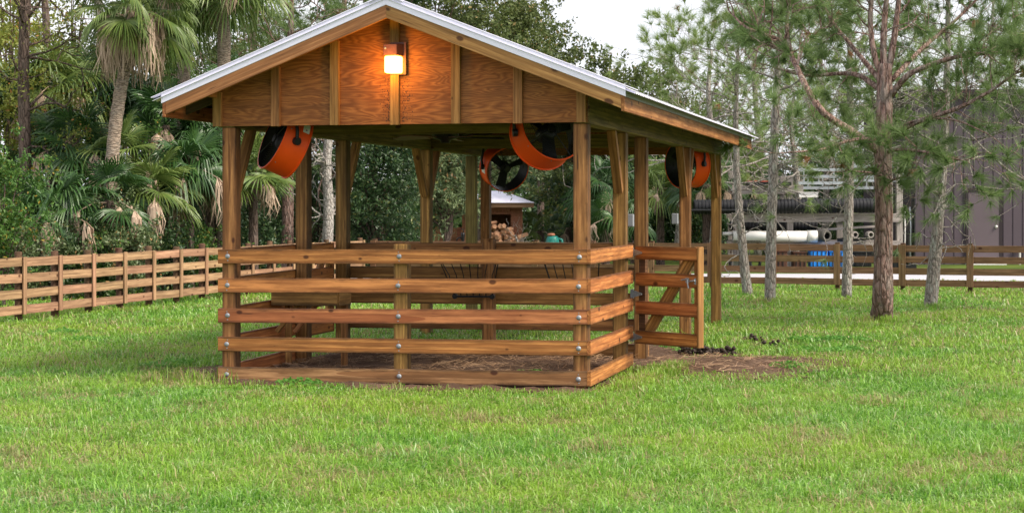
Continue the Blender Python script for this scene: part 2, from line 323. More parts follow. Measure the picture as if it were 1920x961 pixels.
# dirt, cut from a fine grid wherever it is bare
h=.05; xs=np.arange(-4.6,4.2,h); ys=np.arange(15.4,24.4,h); X,Y=np.meshgrid(xs,ys,indexing='ij'); D=dirtness(X,Y)
Z=.006+np.clip(D,0,1)*(.02+.018*wob(X,Y,4)+.012*wob(X,Y,11,2))+RNG.normal(0,.003,X.shape)
Vv=np.stack([X,Y,Z],-1).reshape(-1,3); nx,ny=X.shape
I,J=np.meshgrid(np.arange(nx-1),np.arange(ny-1),indexing='ij'); ok=(D[:-1,:-1]>.02)&(D[1:,1:]>.02)&(D[1:,:-1]>.02)&(D[:-1,1:]>.02)
a=(I*ny+J)[ok]; Fq=np.stack([a,a+ny,a+ny+1,a+1],-1); used,inv=np.unique(Fq,return_inverse=True)
mb=MB(); mb.add(Vv[used],inv.reshape(-1,4)); tag(mb.build('dirt',dirt_mat(),smooth=True),kind='structure')
# road beyond the back fence, with a low concrete edge
mb=MB(); mb.box((-60,41.9,-.05),(90,46.4,.012)); tag(mb.build('road',M['road']),kind='structure')
mb=MB(); mb.box((-60,62.5,-.05),(6.6,66,.012)); tag(mb.build('road',M['road']),kind='structure')
# ---------------------------------------------------------------- grass
def grass_mat():
    m,nt,p,out=newmat('grass blade'); lk=nt.links.new
    ge=N(nt,'ShaderNodeNewGeometry'); r=ge.outputs['Random Per Island']
    n1=N(nt,'ShaderNodeTexNoise',i_Scale=.45,i_Detail=4.0,i_Roughness=.6); n2=N(nt,'ShaderNodeTexNoise',i_Scale=2.2,i_Detail=4.0,i_Roughness=.65)
    for n in (n1,n2): lk(ge.outputs['Position'],n.inputs['Vector'])
    c=mixc(nt,r,(.065,.225,.014),(.29,.52,.075)); rp=math_(nt,'FRACT',math_(nt,'MULTIPLY',r,53.9)); c=mixc(nt,math_(nt,'GREATER_THAN',rp,.90),c,(.42,.56,.26))
    c=mixc(nt,maprange(nt,n1.outputs[0],.41,.61,0,.65),c,(.33,.48,.05))
    c=mixc(nt,maprange(nt,n2.outputs[0],.55,.7,0,.45),c,(.08,.22,.03))
    r2=math_(nt,'FRACT',math_(nt,'MULTIPLY',r,37.7)); dry=maprange(nt,math_(nt,'ADD',r2,math_(nt,'MULTIPLY',n1.outputs[0],.55)),1.19,1.22)
    c=mixc(nt,dry,c,(.44,.36,.18))
    n4=N(nt,'ShaderNodeTexNoise',i_Scale=1.1,i_Detail=5.0,i_Roughness=.7); lk(ge.outputs['Position'],n4.inputs['Vector'])
    r3=math_(nt,'FRACT',math_(nt,'MULTIPLY',r,91.3)); c=mixc(nt,maprange(nt,math_(nt,'ADD',math_(nt,'MULTIPLY',r3,.22),n4.outputs[0]),.70,.75,0,.85),c,(.40,.31,.16))
    lk(c,p.inputs['Base Color']); p.inputs['Roughness'].default_value=.40; p.inputs['Specular IOR Level'].default_value=.4
    tr=N(nt,'ShaderNodeBsdfTranslucent'); lk(c,tr.inputs[0]); mx=N(nt,'ShaderNodeMixShader'); mx.inputs[0].default_value=.4
    lk(p.outputs[0],mx.inputs[1]); lk(tr.outputs[0],mx.inputs[2]); lk(mx.outputs[0],out.inputs[0]); return m
def blades(n,y0,y1,power,hmul,wmul,rng):
    # depth drawn so that blades thin out with distance
    t=rng.random(n); e=1-power
    y=(y0**e+t*(y1**e-y0**e))**(1/e) if abs(e)>1e-6 else y0*(y1/y0)**t
    x=(rng.random(n)*2-1)*(y*.335+1.2)
    keep=(dirtness(x,y)*1.25<rng.random(n))
    # the left fence line: beyond it lies the wood
    x,y=x[keep],y[keep]; n=len(x)
    cl=.5+.5*wob(x,y,.9,5); cl2=.5+.5*wob(x,y,2.6,1)
    hh=(.034+.065*rng.random(n)**1.3)*(.38+.85*cl+.5*cl2)*hmul
    tuft=(wob(x,y,4.5,9)>.62); hh*=np.where(tuft,1.7,1)*(.5+.5*np.clip(1-dirtness(x,y-.25),0,1))*np.where((np.abs(y-16.6-(-x)*.24)<1.0)&(x<1.2)&(x>-3.6),.62,1)
    ang=rng.random(n)*2*np.pi; lean=.35+1.6*rng.random(n); wd=(.0024+.0034*rng.random(n))*wmul*np.maximum(1,y/15)
    d=np.stack([np.cos(ang),np.sin(ang),np.zeros(n)],-1); fa=ang+np.pi/2+rng.normal(0,.5,n); sd=np.stack([np.cos(fa),np.sin(fa),np.zeros(n)],-1)*wd[:,None]
    b=np.stack([x,y,np.full(n,-.004)],-1); up=np.array([0,0,1.])
    m_=b+up*(hh*(.70-.12*lean))[:,None]+d*(hh*lean*.32)[:,None]
    tp=b+up*(hh*(1.02-.38*lean))[:,None]+d*(hh*lean*.95)[:,None]
    V=np.stack([b-sd,b+sd,m_+sd*.8,m_-sd*.8,tp],1).reshape(-1,3); k=np.arange(n)*5
    return V,np.stack([k,k+1,k+2,k+3],-1),np.stack([k+3,k+2,k+4],-1)
rg=np.random.default_rng(11); mb=MB()
for args in ((300000,8.3,17,1.1,1.0,.85),(190000,15,30,1.2,1.0,.95),(70000,28,41.7,1.0,1.1,1.1)):
    V,f4,f3=blades(*args,rg); mb.add(V,f4,f3)
tag(mb.build('grass',grass_mat()),'short bright green lawn grass with taller tufts and dry blades','grass',kind='stuff')
# long grass at the feet of posts, trunks and the pen's front rail
mb=MB()
def tuft(cx,cy,r,n,h,rng=rg):
    a=rng.random(n)*6.283; q=r*np.sqrt(rng.random(n)); x=cx+q*np.cos(a); y=cy+q*np.sin(a)
    hh=h*(.5+.7*rng.random(n)); ang=rng.random(n)*6.283; lean=.2+.8*rng.random(n); wd=.0025+.002*rng.random(n)
    d=np.stack([np.cos(ang),np.sin(ang),np.zeros(n)],-1); sd=np.stack([-np.sin(ang),np.cos(ang),np.zeros(n)],-1)*wd[:,None]
    b=np.stack([x,y,np.zeros(n)],-1); up=np.array([0,0,1.]); m_=b+up*(hh*.65)[:,None]+d*(hh*lean*.3)[:,None]; tp=b+up*(hh*(1.05-.25*lean))[:,None]+d*(hh*lean*.9)[:,None]
    V=np.stack([b-sd,b+sd,m_+sd*.8,m_-sd*.8,tp],1).reshape(-1,3); k=np.arange(n)*5; mb.add(V,np.stack([k,k+1,k+2,k+3],-1),np.stack([k+3,k+2,k+4],-1))
for k in range(46):
    u=random.uniform(-.2,W+.4); p_=Wd(u,random.uniform(-.5,-.25),0); tuft(p_.x,p_.y,.10,random.randint(8,26),random.uniform(.04,.08))
p_=Wd(W+.15,-.1,0)
for k in range(14): tuft(p_.x+random.gauss(0,.25),p_.y+random.gauss(0,.15),.12,26,.14)
for px,py in ((1650,603),(1443,567),(1400,555),(1586,555),(1745,578)):
    g=gp(px,py)
    for k in range(10): tuft(g.x+random.gauss(0,.2),g.y+random.gauss(-.1,.15),.12,40,.13)
for k in range(50): 
    p_=Wd(-.25-random.random()*.3,random.uniform(0,2.6),0); tuft(p_.x,p_.y,.10,36,.10)
for k in range(170): tuft(random.uniform(-3.6,4.2),random.uniform(8.8,15.5),.07,26,.11)
tag(mb.build('grass_tufts',grass_mat()),'longer grass tufts at the foot of posts and trunks','grass',kind='stuff')
# broad low weeds
mb=MB()
def weed(x,y,r,n,size):
    a=RNG.random(n)*6.283; q=r*np.sqrt(RNG.random(n)); c=np.stack([x+q*np.cos(a),y+q*np.sin(a),.02+.07*RNG.random(n)*(1-q/r*.6)],-1)
    add_leaves(mb,c,size,.6,RNG,flat=.6)
def add_leaves(mb,c,size,asp,rng,flat=0.0,droop=0):
    n=len(c); a=rng.normal(size=(n,3)); a[:,2]*=(1-flat); a[:,2]-=droop; a/=np.linalg.norm(a,axis=1)[:,None]
    t=rng.normal(size=(n,3)); 
    if flat: t[:,2]*=(1-flat)
    b=np.cross(a,t); b/=np.linalg.norm(b,axis=1)[:,None]+1e-9
    nrm=np.cross(a,b)
    l=(size*(.6+.8*rng.random(n)))[:,None]/2; w=l*asp
    V=np.stack([c-a*l,c+b*w+nrm*w*.25,c+a*l,c-b*w+nrm*w*.25],1).reshape(-1,3); k=np.arange(n)*4
    mb.add(V,np.stack([k,k+1,k+2,k+3],-1))
for px,py in ((1560,640),(1590,660),(1530,660),(1270,655),(1296,662),(1600,640),(1510,640),(300,690),(330,684),(150,640),(120,625),(1480,690),(560,722),(1000,706)):
    g=gp(px,py); weed(g.x,g.y,.22,150,.045)
tag(mb.build('weeds',leaf('lawn weed leaf',(.10,.28,.04),(.22,.42,.08),trans=.4)),'low broad leaved weeds among the grass','weeds',kind='stuff')
# straw lying in the pen and by the gate
mb=MB(); n=3600
u=RNG.random(n)*3.5+.1; s=RNG.random(n)*3.6; c=np.array([tuple(Wd(a_,b_,.035)) for a_,b_ in zip(u,s)]); c=c[wob(c[:,0],c[:,1],2.2,4)>-.25]
c2=np.stack([2.2+RNG.normal(0,.6,700),19.3+RNG.normal(0,.7,700),np.full(700,.03)],-1); c=np.vstack([c,c2[dirtness(c2[:,0],c2[:,1])>.3]]); n=len(c)
c[:,2]+=RNG.random(n)*.03+.05*np.clip(wob(c[:,0],c[:,1],2.2,4),0,1); a=RNG.random(n)*6.283; d=np.stack([np.cos(a),np.sin(a),RNG.normal(0,.18,n)],-1)*(.03+.07*RNG.random(n))[:,None]; sd=np.stack([-np.sin(a),np.cos(a),np.zeros(n)+.4],-1)*.0022
V=np.stack([c-d-sd,c-d+sd,c+d+sd,c+d-sd],1).reshape(-1,3); k=np.arange(n)*4; mb.add(V,np.stack([k,k+1,k+2,k+3],-1))
tag(mb.build('straw',leaf('straw',(.28,.16,.09),(.46,.31,.18),(.12,.07,.04),trans=.1)),'loose straw strewn over the bare dirt of the pen','straw',kind='stuff')
def lumps(name,g,n,r,label):
    mb=MB()
    for k in range(n):
        q=Vector((random.gauss(0,r),random.gauss(0,r*.35),random.random()**2*.06)); rr=random.uniform(.014,.030)
        th=np.linspace(0,2*np.pi,8,endpoint=False); V=[]
        for zf,rf in ((-.9,.45),(0,1),(.75,.6)):
            for t in th: V.append((q.x+rr*rf*math.cos(t)*random.uniform(.8,1.2),q.y+rr*rf*math.sin(t)*random.uniform(.8,1.2),q.z+rr+rr*zf))
        V.append((q.x,q.y,q.z+rr*2)); Fq=[(i*8+j,i*8+(j+1)%8,(i+1)*8+(j+1)%8,(i+1)*8+j) for i in range(2) for j in range(8)]
        mb.add(V,Fq,[(24,16+j,16+(j+1)%8) for j in range(8)])
    th=np.linspace(0,2*np.pi,20,endpoint=False); mb.add([(0,0,.03)]+[(2.1*r*math.cos(t),.9*r*math.sin(t)*random.uniform(.8,1.2),-.015) for t in th],None,[(0,1+i,1+(i+1)%20) for i in range(20)])
    tag(mb.build(name,M['manure'],loc=(g.x,g.y,.01)),label,'manure','manure piles on the ground')
lumps('manure_pile',gp(1330,666),110,.17,'largest dark manure pile on the dirt right of the open gate')
lumps('manure_pile',gp(1414,642),16,.07,'small manure pile in grass behind the bare dirt patch')
lumps('manure_pile',gp(1455,650),8,.07,'sparse manure crumbs in grass to the right of the small pile')
# ================================================================ SHELTER
SH=empty('horse_shelter',(X0,Y0,0),'open timber horse shelter with gabled metal roof and railed pen','shelter',rz=-TH)
HP=.14
def post(u0,s0,top,name='post',mat='post',w=HP,parent=SH,z0=-.15):
    return board(name,L(u0+w/2,s0+w/2,z0),L(u0+w/2,s0+w/2,top),w,w,M[mat],parent,up=(1,0,0),bev=.006)
ZB=2.497; S2,S3,S4,S5=2.03,3.34,6.78,9.98
for s in (0,S2,S3,S4,S5):
    post(0,s,ZB-.002); post(W-HP,s,ZB-.002)
post(W+.003,S5-.3,ZB-.002,mat='beam',w=.15)
for s0,top in ((.0,1.36),(S3,1.36)):                       # short middle posts with rounded tops
    o=post(1.765,s0,top-.0,name='short_post'); o.modifiers[0].width=.02 if s0 else .012
def bolt_mesh():
    mb=MB(); mb.lathe([(0.0,.0),(.024,.0),(.024,.003),(.016,.004),(.015,.009),(.012,.0105),(0.0,.011)],14); return mb.mesh('bolt',True)
def nail_mesh():
    mb=MB(); mb.lathe([(0,0),(.006,0),(.006,.003),(0,.004)],8); return mb.mesh('nail')
BM=bolt_mesh(); BM.materials.append(M['zinc']); NM=nail_mesh(); NM.materials.append(M['zinc'])
def bolts(rail,xs_,side):
    for x in xs_:
        for dz,me,nm in ((0,BM,'bolt'),(.042,NM,'nail'),(-.042,NM,'nail')):
            o=bpy.data.objects.new(nm,me); COL.objects.link(o); o.parent=rail; o.location=(x+random.uniform(-.006,.006),side*.0195,dz+random.uniform(-.004,.004)); o.rotation_euler=(math.radians(-90*side),0,0)
ZR=[1.25,.976,.686,.396,.111]       # rail centre heights, right end; the left end sits slightly lower
DL=[.02,.03,.036,.024,.034]
for z,dz,rm in zip(ZR,DL,('rail','rail','rail_red','rail','rail_brown')):
    r=board('rail',L(W+.03,-.0195,z-dz),L(.0,-.0195,z),.14,.038,M[rm],SH)
    bolts(r,[.10,W+.03-1.84,W+.03-.075],-1)
    r=board('side_rail',L(-.0195,-.04,z),L(-.0195,S2+.235,z+.003),.14,.038,M['rail'],SH)
    board('side_rail',L(W+.0195,-.0,z-dz),L(W+.0195,S2+.12,z-.01),.14,.038,M['rail'],SH)
    board('back_rail',L(W,S3+HP+.0195,z-.02),L(0,S3+HP+.0195,z-.01),.14,.038,M['post'],SH)
# knee braces under the side beams
def knee(u,s,ds):
    board('knee_brace',L(u,s,ZB-.62),L(u,s+ds*.42,ZB+.02),.09,.085,M['post'],SH,up=(1,0,0))
for s in (S2,S4,S5): knee(HP/2,s-.03,-1)
for s in (0,S3,S4): knee(W-HP/2,s+HP+.03,1)
knee(W-HP/2,S4-.03,-1); knee(HP/2,S4+HP+.03,1)
# beams and ties
board('side_beam',L(.055,-.01,ZB+.125),L(.055,S5+HP+.02,ZB+.125),.25,.15,M['beam'],SH)
board('side_beam',L(W-.055,-.01,ZB+.125),L(W-.055,S5+HP+.02,ZB+.125),.25,.15,M['beam'],SH)
for s in (S2+.07,S4+.07): board('tie_beam',L(W-.14,s,ZB+.10),L(.14,s,ZB+.10),.18,.04,M['beam'],SH)
# roof
PT=.392; EV=.396; ZF=2.61; OV=.447; SR=S5+HP+.14
def zr(u,off=0):
    uu=min(u,W-u); return ZF+PT*(uu+EV)+off
CA=math.cos(math.atan(PT))
def rake(name,off0,off1,s0,s1,mat,ext=0.0,both=True):
    """a strip along each rake: vertical extent off0..off1 above the rake's lower line, s0..s1 in depth"""
    for side in (0,1):
        mb=MB(); ue=-EV-ext; uc=W/2
        pr=[(ue,0),(uc,0)]
        V=[]
        for u in (ue,uc):
            for off in (off0,off1):
                for s in (s0,s1):
                    uu=u if side==0 else W-u
                    V.append((-uu,s,ZF+PT*(u+EV)+off))
        # express the piece along its own length so the grain follows the slope
        a=Vector(V[0]); b=Vector(V[4]); x=(b-a); x.normalize(); y=Vector((0,1,0)); z=x.cross(y); 
        Mx=Matrix((x,y,z)).transposed(); Mi=Mx.transposed()
        VV=[tuple(Mi@(Vector(v)-a)) for v in V]
        mb.add(VV,[(0,1,3,2),(4,6,7,5),(0,4,5,1),(2,3,7,6),(0,2,6,4),(1,5,7,3)])
        o=mb.build(name,mat,SH); T=Mx.to_4x4(); T.translation=a; o.matrix_basis=T
        m=o.modifiers.new('bevel','BEVEL'); m.width=.002
rake('barge_board',0,.125,-OV,-OV+.038,M['trim'])
rake('rake_trim',.122,.222,-OV-.006,-OV-.002,M['galv'],.045)
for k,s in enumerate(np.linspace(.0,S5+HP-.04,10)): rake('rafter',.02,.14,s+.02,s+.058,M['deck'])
rake('barge_board',0,.125,SR-.04,SR,M['trim'])
for s0 in (-.41,): 
    for q in (0.35,):   # lookouts carrying the front overhang
        for uu in (q-EV,W-(q-EV)): board('lookout',L(uu,-.40,zr(uu,.085)),L(uu,.02,zr(uu,.085)),.09,.038,M['trim'],SH)
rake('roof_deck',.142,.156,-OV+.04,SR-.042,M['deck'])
# corrugated sheet: ribs run down the slope
def sheet(side):
    prof=[]; s=-OV-.02; 
    while s<SR+.03: prof+= [(s,0),(s+.035,0),(s+.047,.014),(s+.083,.014)]; s+=.095
    prof.append((s,0)); V=[];Fq=[]; us=(-EV-.13,W/2)
    for off in (0,.004):
        for u in us:
            for s,hh in prof: V.append((-(u if side==0 else W-u),s,ZF+PT*(u+EV)+.18+hh*.9+off))
    n=len(prof)
    for i in range(n-1):
        Fq.append((i,i+1,n+i+1,n+i)); Fq.append((2*n+i,2*n+i+1,3*n+i+1,3*n+i)); Fq.append((i,i+1,2*n+i+1,2*n+i))
    Fq.append((0,n,3*n,2*n)); Fq.append((n-1,2*n-1,4*n-1,3*n-1)); mb=MB(); mb.add(V,Fq); return mb.build('roof_sheet',M['galv'],SH)
sheet(0); sheet(1)
for side in (0,1):      # ridge cap
    mb=MB(); V=[]
    for off in (0,.006):
        for u in (W/2-.17,W/2+.001):
            for s in (-OV-.035,SR+.04): V.append((-(u if side==0 else W-u),s,ZF+PT*(u+EV)+.212+off))
    mb.add(V,[(0,1,3,2),(4,6,7,5),(0,4,5,1),(0,2,6,4),(1,5,7,3),(2,3,7,6)]); mb.build('ridge_cap',M['galv'],SH)
# folded rake flashing on top of the sheet edge
rake('rake_flashing',.217,.226,-OV-.014,-OV+.05,M['galv'],.15)
# eave fascias and drip pieces
for u in (-EV-.018,W+EV+.018):
    board('eave_fascia',L(u,-OV+.0,ZF+.045),L(u,SR+.0,ZF+.045),.145,.034,M['eave'],SH)
s=-OV+.01; i=0
while s<SR-.2:
    e=min(s+2.42,SR-.01)
    for u in (-EV-.040,W+EV+.040): board('drip_edge',L(u,s,ZF+.145),L(u,e-.012,ZF+.145),.085,.006,M['drip'],SH,bev=.001)
    s=e; i+=1
# gable ends: plywood with battens
def gable(s0,front=True):
    zl=ZB+.012; mb=MB(); u0,u1=.0,W+.07 if front else W; 
    pts=[(u0,zl),(u0,zr(u0,.10)),(W/2,ZF+PT*(W/2+EV)+.10),(u1,zr(min(u1,W),.10)-.03),(u1,zl)]
    V=[(-u,s0,z) for u,z in pts]+[(-u,s0+.018,z) for u,z in pts]; n=5
    mb.add(V,[(0,1,6,5),(1,2,7,6),(2,3,8,7),(3,4,9,8),(4,0,5,9),(0,4,3,1),(5,6,8,9)],[(1,3,2),(6,7,8)]); return mb.build('gable_panel',M['ply'],SH)
gable(-.029); gable(S5+HP+.03,False)
for k in range(7):
    u=.052+k*.6075; top=zr(min(u,W-.02 if u>W else u),.09)-(.02 if k==6 else 0)
    o=board('batten',L(u,-.05,ZB+.008-(.004*(k%2))),L(u,-.05,top),.089,.04,M['trim'],SH,up=(1,0,0),bev=.003)
    for zz in (.05,.16):
        for dx in (-.02,.02):
            q=bpy.data.objects.new('nail',NM); COL.objects.link(q); q.parent=o; q.location=(zz,-.0201,dx); q.rotation_euler=(math.radians(90),0,0)
            q.scale=(.6,.6,.6)
# gates
def hinge(parent,x,z,y):
    mb=MB(); mb.tube([(0,0,-.05),(0,0,.05)],.009,8); mb.box((-.035,-.004,-.045),(0,.004,.045))
    mb.add([(0,-.004,-.04),(.13,-.004,-.008),(.13,-.004,.008),(0,-.004,.04),(0,.004,-.04),(.13,.004,-.008),(.13,.004,.008),(0,.004,.04)],[(0,1,2,3),(4,7,6,5),(0,4,5,1),(1,5,6,2),(2,6,7,3),(3,7,4,0)])
    return mb.build('hinge',M['zinc'],parent,loc=(x,y,z))
def gate(px,ps,rz,length,nm='gate',lab=None):
    mb=MB(); mb.box((.045,.020,.28),(.135,.058,1.30)); g=mb.build(nm,M['post'],SH,loc=L(px,ps,0),rot=(0,0,rz)); board('stile',(length-.052,.040,.30),(length-.052,.040,1.31),.095,.038,M['post'],g,up=(1,0,0))
    if lab: g['label']=lab
    for z in (1.235,.956,.656,.345): board('gate_rail',(.03,0,z),(length-.03,0,z),.14,.038,M['rail'],g)
    board('end_cap',(length-.012,.02,.275),(length-.012,.02,1.305),.08,.022,M['trim'],g,up=(0,1,0))
    board('gate_brace',(.13,.041,.36),(length-.15,.041,1.20),.13,.034,M['post'],g)
    for z in (1.235,.80,.345): hinge(g,-.0,z,-.025)
    return g
# the open right hand gate, swung outwards towards the camera
hx=Wd(-.045,S2+.275,0)
ang=math.atan2(18.28-hx.y,(1308-960)/F*18.28-hx.x)
G1=gate(-.045,S2+.275,ang+TH,.93,lab='open timber gate swung out to the right of the pen')
mb=MB(); mb.tube([(.70,-.03,.965),(.77,-.035,.975),(.80,-.05,.97),(.81,-.055,.93),(.825,-.06,.885)],.008,8); mb.tube([(.82,-.03,.955),(.86,-.045,.96),(.90,-.045,.965)],.009,8)
mb.box((.755,-.028,.94),(.80,-.021,.99)); mb.box((.875,-.030,.925),(.895,-.02,.99)); mb.build('latch',M['zinc'],G1)
gate(W+.02,S2+HP+.02,math.pi/2,S3-S2-HP-.05,lab='closed timber gate in the left side of the pen')
# feed trough inside the left side of the pen
tr=empty('feed_trough',Wd(W-.03,1.25,0),'plain timber feed trough on the left side of the pen','trough',rz=-TH)
board('front_panel',(0,0,.765),(.73,0,.765),.16,.03,M['post'],tr); board('rear_panel',(0,.42,.765),(.73,.42,.765),.16,.03,M['post'],tr)
board('side_panel',(.0,.02,.765),(.0,.40,.765),.16,.03,M['post'],tr); board('side_panel',(.73,.02,.765),(.73,.40,.765),.16,.03,M['post'],tr)
board('bottom_board',(.01,.21,.70),(.72,.21,.70),.38,.02,M['post'],tr,up=(0,1,0))
for x in (.02,.22): board('leg',(x,.1,.40),(x+.24,.1,.69),.06,.04,M['trim'],tr,up=(0,1,0))
for x in (.05,.68): board('leg',(x,.36,.0),(x,.36,.69),.06,.06,M['post'],tr,up=(0,1,0))
# wire hay racks on the back rails
def hayrack(uc,wt,wb,zt,zb_,label,n=7):
    e=empty('hay_rack',Wd(uc,S3-.02,0),label,'hay rack','wire hay racks on the rails',rz=-TH)
    mb=MB(); mb.tube([(-wt/2,0,zt),(-wt/2,-.30,zt),(wt/2,-.30,zt),(wt/2,0,zt)],.009,6); mb.tube([(-wb/2,0,zb_),(-wb/2,-.06,zb_),(wb/2,-.06,zb_),(wb/2,0,zb_)],.012,6); [mb.tube([(sx*wt/2,-.30,zt),(sx*wb/2,-.06,zb_)],.007,5) for sx in (-1,1)]; mb.build('frame',M['black'],e)
    for k in range(n):
        t=-.5+k/(n-1); mb=MB(); mb.tube([(wt*t,-.30,zt),(wb*t*1.15,-.19,(zt+zb_)/2),(wb*t,-.06,zb_)],.006,5); mb.build('wire_bar',M['black'],e)
    for sx in (-1,1): mb=MB(); mb.tube([(sx*wb/2,-.075,zb_-.0),(sx*wb/2,-.03,zb_-.0)],.03,10); mb.build('end_bracket',M['black'],e)
hayrack(1.98,.74,.44,1.20,.70,'black wire hay rack with lower tray beside the middle post')
hayrack(.80,.66,.52,1.20,.82,'black wire hay rack nearest the right front post')
# ---------------------------------------------------------------- wall lamp
la=empty('wall_lamp',Wd(1.862,-.072,2.99),'lit amber box lamp on the gable centre batten','lamp',rz=-TH)
mb=MB(); mb.box((-.05,-.0,-.01),(.105,.02,.30)); o=mb.build('back_plate',M['lampbrown'],la)
mb=MB(); mb.add([(-.085,-.12,.165),(.05,-.12,.165),(.085,0,.165),(-.05,0,.165),(-.085,-.12,.275),(.05,-.12,.275),(.085,0,.285),(-.05,0,.285)],[(3,2,1,0),(4,5,6,7),(0,1,5,4),(1,2,6,5),(2,3,7,6),(3,0,4,7)]); o=mb.build('housing',M['lampbrown'],la); mm=o.modifiers.new('b','BEVEL'); mm.width=.006
mb=MB(); mb.add([(-.080,-.115,.0),(.048,-.115,.0),(.08,0,.0),(-.05,0,.0),(-.080,-.115,.163),(.048,-.115,.163),(.08,0,.163),(-.05,0,.163)],[(3,2,1,0),(4,5,6,7),(0,1,5,4),(1,2,6,5),(2,3,7,6),(3,0,4,7)]); o=mb.build('lens',M['lens'],la); mm=o.modifiers.new('b','BEVEL'); mm.width=.02; mm.segments=4
mb=MB(); mb.lathe([(0,0),(.011,0),(.011,.004),(0,.006)],12); mb.build('screw',M['zinc'],la,loc=(-.062,-.121,.235),rot=(math.radians(90),0,0))
ld=bpy.data.lights.new('lamp_light','POINT'); ld.energy=7; ld.color=(1,.42,.05); ld.shadow_soft_size=.05; lo=bpy.data.objects.new('lamp_light',ld); COL.objects.link(lo); lo.parent=la; lo.location=(.0,-.24,.06)
# dirt specks (insects) on the plywood below the lamp
mb=MB()
for k in range(260):
    u=1.862+random.choice((-1,1))*(.055+abs(random.gauss(0,.05))); z=ZB+.04+random.random()**1.2*.42; r=random.uniform(.002,.005); q=L(u,-.0295,z)
    mb.add([(q.x-r,q.y-.001,q.z),(q.x,q.y-.001,q.z-r*1.4),(q.x+r*1.3,q.y-.001,q.z),(q.x,q.y-.001,q.z+r)],[(0,1,2,3)])
tag(mb.build('insect_specks',M['black'],SH),kind='stuff')
# ---------------------------------------------------------------- drum fans
def drumfan(center,nrm,label,hang,R=.33,D=.27):
    n=Vector(nrm).normalized(); x=Vector((0,0,1)).cross(n).normalized(); y=n.cross(x)
    root=empty('drum_fan',center,label,'fan','orange drum fans under the roof')
    Mx=Matrix((x,y,n)).transposed()      # local z = direction the near opening faces; opening rim at z=0, drum runs to -D
    def put(mb,name,mat,parent=None,sm=False,**k):
        o=mb.build(name,mat,parent or root,smooth=sm)
        if parent is None: o.rotation_euler=Mx.to_euler()
        return o
    mb=MB(); mb.lathe([(R-.004,0),(R+.010,.0),(R+.010,-.012),(R,-.014),(R,-D+.014),(R+.010,-D+.012),(R+.010,-D),(R-.004,-D)],96); drum=put(mb,'drum',M['orange'],sm=False)
    mb=MB(); mb.lathe([(R-.006,-.001),(R-.006,-D+.001)],56); put(mb,'drum_lining',M['black'],drum)
    for zz,nm in ((-.012,'front_grille'),(-D+.012,'rear_grille')):
        mb=MB(); th=np.linspace(0,2*np.pi,33)
        for r in np.arange(.05,R-.01,.022): mb.tube([(r*math.cos(t),r*math.sin(t),zz) for t in th],.0016,4,cap=False)
        for t in (0.5,2.07,3.64,5.21): mb.tube([(0,0,zz),((R-.005)*math.cos(t),(R-.005)*math.sin(t),zz)],.005,5)
        mb.lathe([(0,zz+.006),(.045,zz+.006),(.045,zz-.006),(0,zz-.006)],16); put(mb,nm,M['black'])
    mb=MB(); mb.lathe([(0,-.05),(.07,-.05),(.085,-.07),(.085,-.20),(.06,-.22),(0,-.22)],20); put(mb,'motor',M['black'],sm=True)
    for k in range(3):
        t=k*2.094+.4; mb=MB(); ct,st=math.cos(t),math.sin(t)
        V=[];
        for r,w_ in ((.07,.05),(.18,.055),(.29,.07)):
            for q in (-1,1): V.append((r*ct-q*w_*st,r*st+q*w_*ct,-.10+q*.03))
        V+= [(a,b,c_-.004) for a,b,c_ in V]
        mb.add(V,[(0,2,3,1),(2,4,5,3),(6,7,9,8),(8,9,11,10),(0,6,8,2),(2,8,10,4),(1,3,9,7),(3,5,11,9),(4,10,11,5)]); put(mb,'blade',M['black'])
    # mounting yoke: straight up from both flanks to the beam
    for sg in (-1,1):
        p0=Mx@Vector((sg*(R+.02),0,-D/2)); p1=Vector((p0.x*.9,p0.y*.9,hang)); mb=MB(); mb.tube([p0,p0*1.03+Vector((0,0,.10)),p1],.018,6); mb.tube([p0*.94,p0*1.06],.04,10); mb.build('bracket',M['black'],root)
    pm=Mx@Vector((0,0,-.15)); mb=MB(); mb.tube(curve([pm,pm+Vector((.05,.12,.10)),Vector((.12,.25,.12)),Vector((.16,.30,hang))],6),.008,5); mb.build('power_cord',M['black'],root)
    for t in np.arange(0.3,6.2,.85):
        b=bpy.data.objects.new('bolt',NM); COL.objects.link(b); b.parent=drum; b.location=((R+.001)*math.cos(t),(R+.001)*math.sin(t),-.05); b.rotation_euler=(0,math.radians(90),t)
    return root,drum,Mx
def sticker(drum,R,t0,z0,z1,wd=.10):
    mb=MB(); V=[];n=5; 
    for z in (z0,z1):
        for i in range(n): t=t0+wd/R*(i/(n-1)-.5); V.append(((R+.0015)*math.cos(t),(R+.0015)*math.sin(t),z))
    mb.add(V,[(i,i+1,n+i+1,n+i) for i in range(n-1)]); s_=mb.build('sticker',M['sticker'],drum)
    for q,mt in ((.25,M['stickerblue']),(.32,M['stickerred'])):
        mb=MB(); t=t0+wd/R*(q-.5); V=[((R+.003)*math.cos(t+dt),(R+.003)*math.sin(t+dt),zz) for zz in (z0+(z1-z0)*.4,z0+(z1-z0)*.62) for dt in (-.012,.012)]; mb.add(V,[(0,1,3,2)]); mb.build('sticker_print',mt,s_)
c=at(513,257,17.9); f1,d1,mx1=drumfan(c,(-.83,-.40,.375),'orange drum fan at the front left corner, facing away left',.30)
v=mx1.transposed()@Vector((.5,-.8,.55)); sticker(d1,.33,math.atan2(v.y,v.x),-.17,-.24,.11)
c=at(1036,240,17.5); drumfan(c,(.45,-.82,.35),'orange drum fan beside the right front post, showing its dark grille',.28)
c=at(952,318,26.2); f3,d3,mx3=drumfan(c,(.40,-.86,-.30),'smaller looking orange drum fan at the far left rear corner',.42)
